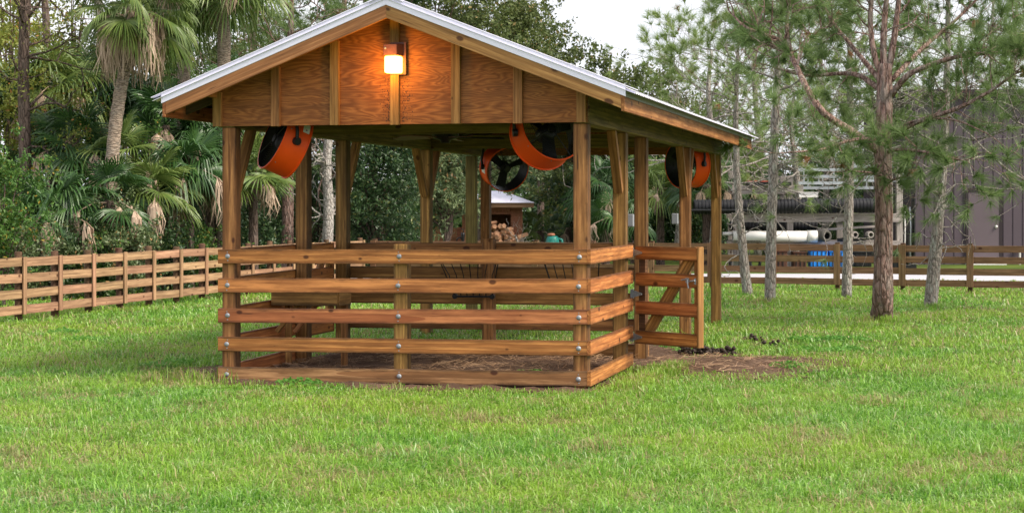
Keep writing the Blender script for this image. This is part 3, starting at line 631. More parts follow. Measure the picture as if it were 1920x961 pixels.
v=mx3.transposed()@Vector((-.9,-.3,-.1)); sticker(d3,.33,math.atan2(v.y,v.x),-.08,-.2,.10)
c=at(1276,309,25.6); drumfan(c,(-.80,-.60,-.06),'orange drum fan at the far right rear corner behind a post',.42)
# ceiling fan
cf=empty('ceiling_fan',at(835,258,19.9),'black ceiling fan with broad blades under the shelter roof','ceiling fan')
mb=MB(); mb.lathe([(0,-.06),(.05,-.06),(.06,-.03),(.13,-.01),(.15,.03),(.15,.10),(.12,.13),(0,.13)],24); mb.build('motor',M['black'],cf,smooth=True)
mb=MB(); mb.tube([(0,0,.12),(0,0,.72)],.014,8); mb.build('downrod',M['black'],cf)
for k in range(5):
    t=k*2*math.pi/5+.12; mb=MB(); mb.box((.14,-.02,-.004),(.24,.02,.004)); 
    V=[(.22,-.05,0),(.60,-.075,-.012),(.66,-.05,-.012),(.66,.05,.004),(.60,.075,.01),(.22,.05,.008)]; V+=[(a,b,c_-.008) for a,b,c_ in V]
    mb.add(V,[(0,1,4,5),(1,2,3,4),(6,11,10,7),(7,10,9,8),(0,6,7,1),(1,7,8,2),(2,8,9,3),(3,9,10,4),(4,10,11,5),(5,11,6,0)]); mb.build('blade',M['lampbrown'] if k else M['black'],cf,rot=(0,0,t))
# small grey boxes on the posts
for px,py,Y_,lb in ((1182,413,19.8,'grey plastic outlet box between the second and third right posts'),(1266,410,23.2,'grey plastic outlet box left of the fourth right post')):
    p_=at(px,py,Y_); e=empty('outlet_box',p_,lb,'outlet box','grey outlet boxes on the posts',rz=-TH)
    mb=MB(); mb.box((-.04,-.04,-.07),(.04,.02,.07)); o=mb.build('body',M['greyplastic'],e); q=o.modifiers.new('b','BEVEL'); q.width=.006
    mb=MB(); mb.box((-.034,-.046,-.06),(.034,-.0405,.06)); mb.build('cover',M['greyplastic'],e)
# ================================================================ FENCES
def fence_run(root,P0,P1,spacing,mat,pmat,round_posts,h=.95,batten=True,first=0):
    d=(P1-P0); Ln=d.length; n=max(1,round(Ln/spacing)); d.normalize(); nrm=Vector((d.y,-d.x,0))   # side with the boards
    zs=[h-.075,h-.31,h-.545,h-.785]
    for i in range(n+1):
        p=P0+d*(Ln*i/n); jx=random.uniform(-.01,.01)
        if round_posts:
            mb=MB(); t=h+random.uniform(.045,.085); mb.tube([(0,0,-.2),(0,0,.3),(0,0,t-.01),(0,0,t)],[.062,.06,.058,.05],12,jit=.02); o=mb.build('post',M[pmat],root,smooth=True,loc=p+nrm*-.075)
            o.rotation_euler=(random.uniform(-.015,.015),random.uniform(-.015,.015),random.random()*6)
        else: board('post',p-nrm*.065+Vector((0,0,-.2)),p-nrm*.065+Vector((0,0,h+.035)),.09,.09,M[pmat],root,up=d)
        if batten: board('batten',p+nrm*.031+d*jx+Vector((0,0,.11)),p+nrm*.031+d*jx+Vector((0,0,h+.002)),.105 if round_posts else .14,.022,M[mat],root,up=d)
        if i<n:
            q=P0+d*(Ln*(i+1)/n)
            for z in zs:
                a_=p+d*.003; b_=q-d*.003; jz=random.uniform(-.008,.008)
                board('rail',a_+Vector((0,0,z+jz)),b_+Vector((0,0,z+random.uniform(-.008,.008))),.135,.024,M[mat],root,bev=.003)
FL0=gp(14,606); FL1=gp(372,564); dl=(FL1-FL0).normalized()
LF=empty('board_fence',(0,0,0),'pale sun faded four board fence with round posts on the left','fence')
corner=FL1+dl*9.0
fence_run(LF,FL0-dl*3.9,corner,(FL1-FL0).length/6,'fence','fpost',True,h=.97)
RF=empty('board_fence',(0,0,0),'brown four board fence with flat posts running behind the pines','fence')
B1=gp(1808,548); B0=corner+Vector((.25,.0,0)); db=(B1-B0).normalized()
fence_run(RF,B0,B1+db*4.2,1.33,'fence2','fpost',False,h=.96)
# pen corner board and a leaning post by the fence
# ================================================================ TREES
def needles(mb,pos,dirs,K,ln,w,rng,spread=.85,droop=.08):
    T=len(pos); pos=np.repeat(np.asarray(pos),K,0); d=np.repeat(np.asarray(dirs),K,0)
    n=len(pos); r=rng.normal(size=(n,3)); r/=np.linalg.norm(r,axis=1)[:,None]
    v=d*(.55+.5*rng.random(n))[:,None]+r*spread*.8; v[:,2]-=droop; v/=np.linalg.norm(v,axis=1)[:,None]
    l=ln*(.65+.5*rng.random(n)); base=pos-d*(rng.random(n)*ln*.28)[:,None]
    s=np.cross(v,rng.normal(size=(n,3))); s/=np.linalg.norm(s,axis=1)[:,None]+1e-9; s*=w
    V=np.stack([base-s,base+s,base+v*l[:,None]],1).reshape(-1,3); k=np.arange(n)*3; mb.add(V,None,np.stack([k,k+1,k+2],-1))
def subbranch(wood_mb,tips,p,d,ln,r,lvl,rng,up=.15,wig=.35,leafy=1.0,kids=3):
    n=5; pts=[p]; q=Vector(p); dd=Vector(d).normalized()
    for i in range(n):
        dd=(dd+Vector(rng.normal(0,wig,3))*.5+Vector((0,0,up))*.35).normalized(); q=q+dd*(ln/n); pts.append(q)
    wood_mb.tube(pts,np.linspace(r,r*.45,n+1),5 if r<.02 else 7,cap=False)
    if lvl==0:
        tips.append((pts[-1],(pts[-1]-pts[-2]).normalized()))
        if rng.random()<.45*leafy: tips.append((pts[-2],(pts[-2]-pts[-3]).normalized()))
        if rng.random()<.12*leafy: tips.append((pts[-3],(pts[-3]-pts[-4]).normalized()))
        return
    for k in range(kids):
        j=rng.integers(1,n+1) if k else n
        b=pts[j]; t=(pts[j]-pts[j-1]).normalized(); side=Vector(rng.normal(0,1,3)); side=(side-t*side.dot(t)).normalized()
        subbranch(wood_mb,tips,b,(t*.7+side*.85),ln*rng.uniform(.5,.8),r*.55,lvl-1,rng,up,wig,leafy,kids)
def pine(base,top_pts,rads,label,limbs=(),nwh=10,reach=(1.2,.5),z0=1.5,seed=0,K=56,nl=.24,nw=.0035,leafmat='pineneedle',barkm='barkpine',group=None,bare=0,dead=.012,lvl=1,kids=3,tipskip=0.0,name='pine_tree'):
    rng=np.random.default_rng(seed+100); B=Vector(base)
    root=empty(name,B,label,'tree',group)
    pts=curve([Vector(q)-B for q in top_pts],6); m=len(pts); rr=np.interp(np.linspace(0,1,m),np.linspace(0,1,len(rads)),rads)
    mb=MB(); mb.tube(pts,rr,18,jit=.035); mb.build('trunk',M[barkm],root,smooth=True)
    tips=[]
    for lp,lr,kk in limbs:
        wb=MB(); lpts=curve([Vector(q)-B for q in lp],5); wb.tube(lpts,np.linspace(lr[0],lr[1],len(lpts)),9,jit=.05)
        nn=len(lpts)
        for k in range(int(kk)):
            j=int(rng.integers(int(nn*(.35 if kk<14 else .6)),nn)); t=(lpts[j]-lpts[j-1]).normalized(); side=Vector(rng.normal(0,1,3)); side.z=side.z*.6+.25; side=(side-t*side.dot(t)).normalized()
            subbranch(wb,tips,lpts[j],t*.6+side,rng.uniform(.35,.8),lr[1]*.55,lvl,rng,kids=kids)
        subbranch(wb,tips,lpts[-1],(lpts[-1]-lpts[-2]),.6,lr[1]*.9,lvl,rng,kids=kids)
        wb.build('limb',M[barkm],root,smooth=True)
    wb=MB(); H=pts[-1].z
    for k in range(nwh):
        z=z0+(H-z0)*(k+.5)/nwh; j=int(np.argmin([abs(p.z-z) for p in pts])); p=pts[j]; f=(z-z0)/(H-z0+1e-6)
        az=rng.random()*6.283; ln=(reach[0]*(1-f)+reach[1]*f)*rng.uniform(.7,1.2)
        subbranch(wb,tips,p,Vector((math.cos(az),math.sin(az),rng.uniform(-.05,.5))),ln,max(.012,rr[j]*.33),lvl+1,rng,kids=kids)
    if bare:
        junk=[]
        for k in range(bare):
            z=rng.uniform(.9,z0+.8); j=int(np.argmin([abs(p.z-z) for p in pts])); az=rng.random()*6.283
            subbranch(wb,junk,pts[j],Vector((math.cos(az),math.sin(az),rng.uniform(-.3,.5))),rng.uniform(.35,.9),.014,1,rng,up=.0,wig=.7,kids=2)
    if nwh or bare: wb.build('branches',M[barkm],root,smooth=True)
    tips=[t for t in tips if rng.random()>=tipskip]
    if tips:
        P=np.array([tuple(t[0]) for t in tips]); D=np.array([tuple(t[1]) for t in tips]); dm=rng.random(len(P))<dead
        mb=MB(); needles(mb,P[~dm],D[~dm],K,nl,nw,rng); mb.build('needles',M[leafmat],root)
        if dm.any(): mb=MB(); needles(mb,P[dm],D[dm],K,nl*.8,nw,rng,droop=.5); mb.build('dead_needles',M['deadneedle'],root)
    return root
# --- big pine at right, its limbs as in the photograph
Yb=26.85
def A(px,py,dy=0): return at(px,py,Yb+dy)
base=gp(1651,600)
pine(base,[base+Vector((0,0,-.1)),A(1655,560),A(1656,480),A(1657,400),A(1656,300),A(1658,200),A(1658,120)],[.185,.155,.138,.13,.13,.12,.11],
 'large reddish barked pine with a wide trunk, nearest of the pines',seed=1,nwh=0,K=56,nl=.26,nw=.0040,dead=.02,lvl=1,kids=4,
 limbs=[([A(1658,150),A(1640,105),A(1632,40),A(1636,-40),A(1630,-120)],(.052,.024),8),
        ([A(1658,140),A(1656,90),A(1660,20),A(1668,-60),A(1660,-150)],(.06,.024),7),
        ([A(1660,150),A(1672,100),A(1682,30),A(1690,-50),A(1700,-130)],(.06,.024),8),
        ([A(1645,282),A(1600,248,-.5),A(1545,212,-.8),A(1513,165,-.7),A(1490,118,-.2),A(1468,80),A(1425,62)],(.062,.028),14),
        ([A(1482,95,-.2),A(1475,50),A(1480,-10),A(1470,-60)],(.035,.02),8),
        ([A(1650,168),A(1612,142,.4),A(1575,138,.8),A(1515,142,1.0),A(1460,130,1.2)],(.045,.017),9),
        ([A(1672,178),A(1702,142,-.3),A(1750,120,-.5),A(1808,104,-.8),A(1880,98,-.9),A(1960,88,-1)],(.048,.022),14),
        ([A(1668,255),A(1720,228,-.5),A(1790,205,-.9),A(1850,175,-1.2),A(1900,140,-1.3)],(.045,.018),12),
        ([A(1645,262),A(1600,262,-.8),A(1540,280,-1.2),A(1475,286,-1.5)],(.03,.012),6),
        ([A(1660,285),A(1690,280,-.6),A(1740,286,-1.2),A(1800,300,-1.6)],(.03,.012),6),
        ([A(1658,270),A(1700,232,-.4),A(1752,222,-.7),A(1800,228,-1.0),A(1850,250,-1.2)],(.022,.010),0),
        ([A(1655,330),A(1640,325,-.6),A(1615,322,-1.0)],(.03,.012),5),
        ([A(1655,352),A(1672,338,-.5),A(1700,330,-1.0)],(.025,.012),5),
        ([A(1650,150),A(1600,90,.6),A(1560,40,1),A(1530,-20,1.2)],(.042,.017),11),
        ([A(1672,150),A(1730,90,.5),A(1790,40,1),A(1850,-20,1.2)],(.042,.017),11)])
# --- slimmer grey pines around it
def small_pine(pxy,topx,topy,w0,w1,label,seed,bend=0,**k):
    b=gp(*pxy); Y_=b.y; n=5; q=[b+Vector((0,0,-.1))]
    for i in range(1,n+1):
        f=i/n; q.append(at(pxy[0]+(topx-pxy[0])*f+bend*math.sin(f*3.14),pxy[1]+(topy-pxy[1])*f,Y_))
    return pine(b,q,[w0,(w0+w1)/2,w1,w1*.8,w1*.6,w1*.35],label,seed=seed,barkm='barkgrey',group='slim grey barked pines by the back fence',**k)
small_pine((1443,567),1470,-60,.10,.085,'slim grey pine left of the big pine, straight with lichen',2,bend=-4,z0=3.5,nwh=13,reach=(1.7,.8),bare=16,kids=4,tipskip=.1,leafmat='pineneedle2')
small_pine((1403,555),1385,60,.10,.07,'leftmost slim grey pine, crooked and bent at its foot',3,bend=-13,z0=3.2,nwh=9,reach=(1.5,.7),bare=14,kids=4,tipskip=.1,leafmat='pineneedle2')
small_pine((1587,557),1592,-40,.10,.08,'slim grey pine just left of the big reddish trunk',4,bend=4,z0=3.4,nwh=13,reach=(1.7,.8),bare=18,kids=4,tipskip=.1,leafmat='pineneedle2')
small_pine((1743,578),1778,-60,.12,.08,'leaning grey pine right of the big reddish trunk',5,bend=10,z0=1.9,nwh=18,reach=(1.8,1.0),bare=18,kids=4,leafmat='pineneedle')
small_pine((1985,585),1960,-60,.12,.08,'pine at the right edge, its trunk out of view',6,z0=1.3,nwh=18,reach=(2.0,1.1),bare=10,kids=4)
# --- pale pines beyond the road
for i,(px,Y_,top,lb) in enumerate(((1335,50,95,'pale young pine rising behind the shelter eave, leftmost of the far pines'),(1420,57,60,'pale pine beyond the road behind the two slim trunks'),(1545,60,40,'pale pine beyond the road behind the pipe rack'),(1640,60,90,'pale pine standing behind the big pine trunk'),(1270,58,160,'small pale pine peeping over the shelter roof'),(1800,66,50,'tall pine behind the grey metal building'),(1900,66,70,'far pine at the right edge above the building roof'),(1490,54,170,'bushy pale pine just left of the pipe rack ladders'))):
    b=at(px,0,Y_); b.z=0; H=at(px,top,Y_).z
    pine(b,[b,b+Vector((.1,0,H*.4)),b+Vector((-.1,0,H*.8)),b+Vector((0,0,H))],[.13,.11,.07,.03],lb,seed=20+i,nwh=22 if i!=4 else 12,reach=(2.4,1.0),z0=2.4,K=36,nl=.32,nw=.006,leafmat='pineneedle2',barkm='barkgrey',group='pines beyond the road',kids=3,bare=0)
# --- dense green pine behind the left roof slope
for i,(px,Y_,top,lb) in enumerate(((540,44,-30,'dense green pine above the left roof slope'),(640,46,-60,'dense green pine right beside the roof peak'),(470,47,-10,'dark pine between the cabbage palm and the roof'))):
    b=at(px,0,Y_); b.z=0; H=at(px,top,Y_).z
    pine(b,[b,b+Vector((0,0,H*.5)),b+Vector((.1,0,H))],[.16,.12,.05],lb,seed=40+i,nwh=20,reach=(1.7,1.1),z0=2.4,K=46,nl=.30,nw=.005,leafmat='pineneedle',kids=4,group='dense pines behind the roof')
# --- broadleaf trees
def broad(name,px,Y_,ztop,rx,zc0,label,mat,seed,n=16000,size=.11,asp=.5,trunk='barkdark',group=None,clumps=70,cr=.45,dens=1.0,ry=None,droop=0,cat='tree',tr=.12,off=0):
    rng=np.random.default_rng(seed+500); b=at(px,0,Y_); b.z=0; root=empty(name,b,label,cat,group); ry=ry or rx*.8
    zc=(ztop+zc0)/2; rz=(ztop-zc0)/2
    C=rng.normal(size=(clumps,3)); C/=np.linalg.norm(C,axis=1)[:,None]; C*=(rng.random(clumps)**.45)[:,None]; 
    lump=1+.22*np.sin(C[:,0]*4+seed)+.18*np.sin(C[:,2]*5+seed*2)
    C=C*np.array([rx,ry,rz])*lump[:,None]; C[:,2]=np.clip(C[:,2]+zc,max(.1,zc0*.7),None)
    wb=MB(); h0=max(.3,zc0*.9+rz*.25); wb.tube(curve([(0,0,-.1),(rng.normal(0,.08),0,h0*.5),(rng.normal(0,.15),0,h0),(0,0,zc)],4),np.linspace(tr,tr*.5,13),10,jit=.05)
    for k in range(min(26,clumps)):
        c_=C[k]; wb.tube(curve([(0,0,h0*rng.uniform(.6,1.0)),(c_[0]*.4,c_[1]*.4,h0+(c_[2]-h0)*.55),tuple(c_)],4),np.linspace(tr*.35,.012,9),5)
    wb.build('trunk',M[trunk],root,smooth=True)
    w_=rng.random(clumps)+.25; cnt=np.maximum(10,(n*w_/w_.sum()).astype(int)); mb=MB(); pts=[]
    for c_,q in zip(C,cnt):
        # several sprays inside every clump
        ns=max(3,q//28); sp=c_+rng.normal(size=(ns,3))*cr*np.array([1,1,.7])*.75; idx=rng.integers(0,ns,q)
        pts.append(sp[idx]+rng.normal(size=(q,3))*cr*.22)
    P=np.vstack(pts); P[:,2]=np.maximum(P[:,2],.04); add_leaves(mb,P,size,asp,rng,droop=droop); mb.build('crown',M[mat],root); return root
G_='broadleaf trees behind the shelter'
broad('oak_tree',905,58,10.2,2.6,3.2,'tall olive oak rising behind the roof right of the peak','oak',1,n=26000,size=.13,clumps=110,cr=.5,tr=.18,group=G_)
broad('oak_tree',1012,68,10.6,2.0,3.2,'olive oak whose crown edges the white sky','oak',2,n=20000,size=.13,clumps=90,cr=.45,tr=.16,group=G_)
broad('oak_tree',1100,60,7.6,2.3,2.4,'olive oak below the open sky, over the right roof slope','oak',3,n=20000,size=.13,clumps=95,cr=.45,tr=.15,group=G_)
broad('oak_tree',1190,62,7.0,2.1,1.6,'rounded olive tree above the shelter eave','oak',4,n=18000,size=.13,clumps=85,cr=.45,tr=.15,group=G_)
broad('oak_tree',1270,66,6.6,2.2,.8,'brownish thin tree where the sky meets the pines','oak',5,n=9000,size=.12,clumps=80,cr=.4,tr=.12,group=G_,trunk='barkgrey')
broad('oak_tree',800,56,10.4,2.2,3.2,'olive oak directly behind the roof peak','oak',6,n=20000,size=.13,clumps=80,cr=.5,tr=.16,group=G_)
broad('oak_tree',700,54,9.8,1.8,3.4,'dark oak left behind the roof peak','bush',17,n=14000,size=.13,clumps=70,cr=.5,tr=.16,group=G_)
G2='leafy trees seen through the shelter'
broad('laurel_tree',705,44,4.4,1.25,.1,'dark glossy laurel seen between the left shelter posts','bush',7,n=22000,size=.095,asp=.42,clumps=110,cr=.36,group=G2)
broad('laurel_tree',595,47,4.6,1.4,.1,'dark laurel behind the pale dead trunk','bush',8,n=17000,size=.095,asp=.45,clumps=90,cr=.36,group=G2)
broad('laurel_tree',505,46,3.0,1.2,.1,'dark shrub seen left of the second left post','bush',9,n=12000,size=.09,clumps=70,cr=.33,group=G2)
broad('willow_tree',835,47,4.6,.95,.95,'pale green willow with drooping leaves left of the woodshed','paleleaf',10,n=20000,size=.12,asp=.30,clumps=100,cr=.33,droop=.4,group=G2)
broad('willow_tree',911,53,4.3,1.15,2.3,'pale yellowish willow whose crown hangs over the woodshed roof','paleleaf',11,n=15000,size=.12,asp=.3,clumps=85,cr=.33,droop=.4,group=G2)
broad('laurel_tree',1075,64,4.5,2.1,.1,'dark tree right of the woodshed, behind the front right post','bush',12,n=20000,size=.12,clumps=110,cr=.45,group=G2)
broad('laurel_tree',1190,60,3.6,1.8,.1,'dark understorey tree behind the third right post','bush',13,n=16000,size=.11,clumps=90,cr=.42,group=G2)
broad('laurel_tree',1300,60,3.2,1.7,.1,'dark understorey tree between the fourth and last right posts','bush',14,n=15000,size=.11,clumps=80,cr=.42,group=G2)
broad('laurel_tree',1500,66,3.9,3.2,.1,'dark trees closing the view behind the pipe rack','bush',15,n=20000,size=.13,clumps=130,cr=.55,group=G2)
broad('laurel_tree',1640,70,4.6,2.4,.1,'dark tree between the pipe rack and the metal building','bush',16,n=14000,size=.13,clumps=90,cr=.5,group=G2)
broad('laurel_tree',410,44,3.0,1.2,.1,'dark shrub behind the front left post','bush',18,n=12000,size=.09,clumps=70,cr=.35,group=G2)
G3='shrubs behind the left fence'
for i,(px,Y_,zt,rx,mt,nn,lb) in enumerate(((5,31,3.2,.6,'midleaf',7000,'tall light green shrub at the left picture edge'),(50,33,1.5,.7,'paleleaf',7000,'grey green shrub behind the leftmost fence span'),(110,33.5,1.35,.6,'bush',6000,'low dark shrub below the left palmetto'),(175,34,1.25,.6,'midleaf',5000,'low green vine shrub behind the third fence post'),(235,34,1.75,.6,'paleleaf',9000,'grey leaved shrub right of the cabbage palm foot'),(305,35.5,1.4,.7,'bush',7000,'dark shrub under the right palmettos'),(380,37,1.5,.7,'midleaf',6000,'green shrub at the fence beside the front left post'),(450,39,1.6,.8,'bush',8000,'dark shrub just right of the front left post'),(0,37,5.2,1.0,'yellowleaf',6000,'thin yellow green tree at the top left edge'),(275,36.8,3.6,.28,'midleaf',4500,'slender column of vines right of the cabbage palm trunk'),(150,43,3.6,1.3,'bush',6000,'dark tree behind the left palmettos'),(330,43,5.0,1.3,'bush',9000,'dark tree behind the cabbage palm crown'),(40,44,3.4,1.5,'bush',6000,'dark tree behind the left trunk'))):
    broad('shrub',px,Y_,zt,rx,.05 if zt<4.5 else 1.6,lb,mt,60+i,n=nn,size=.07 if zt<4 else .09,asp=.5,clumps=60,cr=.26 if zt<4 else .38,group=G3,cat='shrub',tr=.04)
for i,(px,Y_,zt,z0_,rx,nn,lb) in enumerate(((20,50,9.5,3.0,2.0,9000,'tall thin tree reaching the top left corner'),(135,51,9.0,3.6,1.7,7500,'tall thin tree between the two left trunks and the cabbage palm'),(300,52,9.5,3.4,2.0,13000,'tall tree behind the cabbage palm crown'),(420,50,8.6,2.6,1.6,12000,'tall tree behind the second cabbage palm'))):
    broad('tall_tree',px,Y_,zt,rx,z0_,lb,'oak' if i%2 else 'yellowleaf' if i==0 else 'midleaf',90+i,n=nn,size=.11,clumps=80,cr=.42,tr=.12,group='tall trees above the left palms')
# --- fan palms
def fan_leaf(mb,base,az,el,pet,R,rng,nseg=30,span=4.3,droop=.35,wid=None,fold=.03):
    """palmate leaf: stalk from base, then a pleated fan of segments with free, drooping tips"""
    base=np.array(base,float); d=np.array([math.cos(az)*math.cos(el),math.sin(az)*math.cos(el),math.sin(el)])
    side=np.array([-math.sin(az),math.cos(az),0.]); nrm=np.cross(d,side)*-1; nrm=nrm if nrm[2]>0 else -nrm
    sag=pet*.18*(1-abs(d[2])); hub=base+d*pet-np.array([0,0,sag])
    mb.tube([base,base+d*pet*.55-np.array([0,0,sag*.2]),hub],[.016,.011,.009],5)
    d2=d-np.array([0,0,rng.uniform(-.05,.5)]); d2/=np.linalg.norm(d2); nrm=nrm+side*rng.normal(0,.55); nrm=nrm-d2*nrm.dot(d2); nrm/=np.linalg.norm(nrm); side=np.cross(nrm,d2)
    th=np.linspace(-span/2,span/2,nseg)+rng.normal(0,.02,nseg); dth=span/nseg
    V=[];F4=[];F3=[]
    for i,t in enumerate(th):
        ln=R*(1-.16*(abs(t)/(span/2))**2)*(.9+.18*rng.random()); dr=droop*(.6+.8*rng.random())
        ax=lambda r,off:hub+(d2*math.cos(t+off)+side*math.sin(t+off))*r
        cup=lambda r:nrm*(.18*r*(1-math.cos(t))*.0+.12*r*abs(math.sin(t))*.6)
        g=lambda r:np.array([0,0,-1.])*dr*max(0,(r/ln-.35))**2*ln*1.9
        k=len(V)
        for r,wf in ((.03,1),(ln*.36,.95),(ln*.60,.60),(ln*.82,.32)):
            c0=ax(r,0)+cup(r)+g(r)+nrm*fold*(r/ln); h_=dth*.5*wf
            V.append(ax(r,-h_)+cup(r)+g(r)); V.append(c0); V.append(ax(r,h_)+cup(r)+g(r))
        V.append(ax(ln*.97,0)+cup(ln)+g(ln))
        for q in range(3):
            a_=k+q*3; F4+=[(a_,a_+1,a_+4,a_+3),(a_+1,a_+2,a_+5,a_+4)]
        a_=k+9; F3+=[(a_,a_+1,k+12),(a_+1,a_+2,k+12)]
    mb.add(np.array(V),F4,F3)
def dead_frond(mb,base,az,ln,rng,off=.42):
    base=np.array(base,float)
    o=base+np.array([math.cos(az)*off,math.sin(az)*off,-.05-.25*(off-.42)])
    if off>.5: mb.tube([base,(base+o)/2+np.array([0,0,.08]),o],.012,5)
    for k in range(24):
        a=az+rng.normal(0,.7); l=ln*rng.uniform(.55,1.1); w=rng.uniform(.010,.026)
        p=[o,o+np.array([math.cos(a)*.14,math.sin(a)*.14,-l*.25]),o+np.array([math.cos(a)*.17+rng.normal(0,.04),math.sin(a)*.15,-l*.65]),o+np.array([math.cos(a)*.15+rng.normal(0,.07),math.sin(a)*.13,-l])]
        s=np.array([-math.sin(a+rng.normal(0,.8)),math.cos(a),0])*w; V=[]
        for i,q in enumerate(p): ww=(1,1.2,.8,.2)[i]; V+= [q-s*ww,q+s*ww]
        mb.add(V,[(0,1,3,2),(2,3,5,4),(4,5,7,6)])
def palm(name,px,Y_,zc,label,seed,nl=18,R=.62,pet=.55,mat='palmdark',trunk=None,tr=.13,dead=2,deadlen=.8,droop=.4,group=None,elr=(-.5,1.35),span=4.3,nseg=30,base=None,curv=None,jig=.16):
    rng=np.random.default_rng(seed+900); c=at(px,0,Y_); b=Vector((c.x,c.y,0)) if base is None else Vector(base); root=empty(name,b,label,'palm',group)
    top=Vector((c.x,c.y,zc))-b
    mb=MB(); cp=curve([(0,0,-.1)]+(curv or [tuple(top*.5)])+[tuple(top)],8); n=len(cp); rr=np.linspace(tr*1.12,tr*.9,n)*(1+.04*np.sin(np.arange(n)*2.1)); mb.tube(cp,rr,14,jit=.02); mb.build('trunk',M[trunk or 'barkdark'],root,smooth=True)
    mb=MB(); ds=MB()
    for k in range(nl):
        f=(k+.5)/nl; el=elr[1]+(elr[0]-elr[1])*f+rng.normal(0,jig); az=k*2.399+rng.normal(0,jig*1.5)
        fan_leaf(mb,tuple(top+Vector((0,0,rng.uniform(-.1,.08)))),az,el,pet*rng.uniform(.75,1.15),R*rng.uniform(.85,1.1),rng,droop=droop*rng.uniform(.6,1.5),span=span,nseg=nseg)
    mb.build('crown',M[mat],root)
    if dead:
        for k in range(dead): dead_frond(ds,tuple(top+Vector((0,0,-.05))),rng.random()*6.283 if k>1 else -1.57+(seed*.7+k*.9)%2.2-1.1,deadlen*rng.uniform(.7,1.1),rng,off=.85 if k<2 else .42)
        ds.build('dead_fronds',M['palmdead'],root)
    return root
# the tall cabbage palm
pb=at(198,0,35); pb.z=0
cp=[tuple(at(x_,y_,35)-pb) for x_,y_ in ((205,400),(208,330),(216,240),(226,170),(236,120),(243,70))]
palm('cabbage_palm',250,35,at(0,14,35).z,'tall cabbage palm with a pale curved trunk and yellow green crown',1,nl=38,R=.64,pet=.85,mat='palmgreen',trunk='barkpalm',tr=.125,dead=40,deadlen=1.3,droop=.5,base=pb,curv=cp,elr=(-.8,1.25),nseg=42,jig=.34)
palm('cabbage_palm',420,38,at(0,-42,38).z,'cabbage palm crown hanging over the left end of the roof',2,nl=26,R=.8,pet=.8,mat='palmgreen',trunk='barkpalm',tr=.15,dead=4,droop=.7,elr=(-.8,1.2))
palm('cabbage_palm',345,39,at(0,-25,39).z,'cabbage palm just right of the tall palm crown',3,nl=24,R=.8,pet=.75,mat='palmgreen',trunk='barkpalm',tr=.15,dead=4,droop=.7,elr=(-.8,1.2))
GP='dark fan palms behind the left fence'
for i,(px,Y_,py,R,nl,lb) in enumerate(((100,34,395,.68,15,'dark fan palm with a broad front leaf above the fence'),(205,34.5,375,.66,14,'fan palm at the foot of the cabbage palm'),(290,35.5,355,.68,15,'fan palm with drooping tips right of the cabbage palm trunk'),(355,36.5,315,.75,17,'large dark fan palm left of the front left post'),(140,36,270,.80,17,'dark fan palm left of the curved palm trunk'),(60,36.5,330,.70,12,'fan palm behind the dark straight trunk'),(105,38,160,.9,18,'high dark fan palm between the two left trunks'),(185,39,180,.9,18,'high dark fan palm left of the cabbage palm crown'),(310,37.5,235,.80,17,'dark fan palm under the left roof corner'),(395,38,260,.75,14,'fan palm touching the left roof corner'),(475,38,325,.72,16,'fan palm seen just right of the front left post'),(440,41,180,.8,14,'fan palm hidden behind the gable left end'),(250,39,210,.85,16,'dark fan palm behind the bent trunk'),(20,38,200,.8,14,'dark fan palm at the left edge'),(215,36,300,.7,12,'fan palm with brown hanging fronds beside the curved trunk'))):
    palm('fan_palm',px,Y_,at(0,py,Y_).z,lb,30+i,nl=nl,R=R,pet=.5,mat='palmdark' if i%4!=2 else 'palmgreen',tr=.10,dead=5,deadlen=.85,group=GP,droop=.35+.3*(i%3==0))
GQ='fan palms seen through the right posts'
for i,(px,Y_,py,R,nl,lb) in enumerate(((1135,52,345,.78,15,'fan palm between the front and second right posts'),(1238,53,350,.85,16,'fan palm between the third and fourth right posts'),(1190,55,330,.85,13,'fan palm behind the second right post'),(1160,50,405,.6,12,'low fan palm behind the second right post'),(1325,52,345,.85,14,'fan palm left of the last right post'),(1014,61,432,.45,9,'small pale fan palm beside the woodshed'),(1066,62,425,.55,10,'small dark fan palm behind the teal pot'),(1380,55,330,1.0,14,'fan palm behind the leftmost slim pine'))):
    palm('fan_palm',px,Y_,at(0,py,Y_).z,lb,60+i,nl=nl,R=R,pet=.6,mat='palmgreen' if i in (1,5,7) else 'palmdark',tr=.12,dead=2,group=GQ,droop=.6)
# --- single trunks at left
def snag(px,Y_,pts,r0,r1,label,mat,name='tree',seed=0,nb=8,leafm=None,leafn=0,group=None,blen=.8,lvl=1):
    rng=np.random.default_rng(seed+300); b=at(px,0,Y_); b.z=0; root=empty(name,b,label,'tree',group)
    P=[at(x_,y_,Y_)-b for x_,y_ in pts]; cp=curve([Vector((0,0,-.1))]+P,6); mb=MB(); mb.tube(cp,np.linspace(r0,r1,len(cp)),14,jit=.04); mb.build('trunk',M[mat],root,smooth=True)
    wb=MB(); tips=[]
    for k in range(nb):
        j=int(rng.integers(len(cp)//3,len(cp))); az=rng.random()*6.283
        subbranch(wb,tips,cp[j],Vector((math.cos(az),math.sin(az)*.5,rng.uniform(0,.6))),blen*rng.uniform(.6,1.2),r1*.3,lvl,rng,up=.1,wig=.6,kids=3)
    wb.build('branches',M[mat],root,smooth=True)
    if leafn:
        T=np.array([tuple(t[0]) for t in tips]); P_=T[rng.integers(0,len(T),leafn)]+rng.normal(size=(leafn,3))*.16; mb=MB(); add_leaves(mb,P_,.06,.45,rng); mb.build('crown',M[leafm],root)
    return root
snag(45,35.5,[(48,400),(46,250),(44,130),(48,0),(50,-80)],.13,.10,'straight dark trunk near the left edge with yellow green sprays','barkdark','cypress_tree',1,nb=22,leafm='yellowleaf',leafn=7000,blen=1.1)
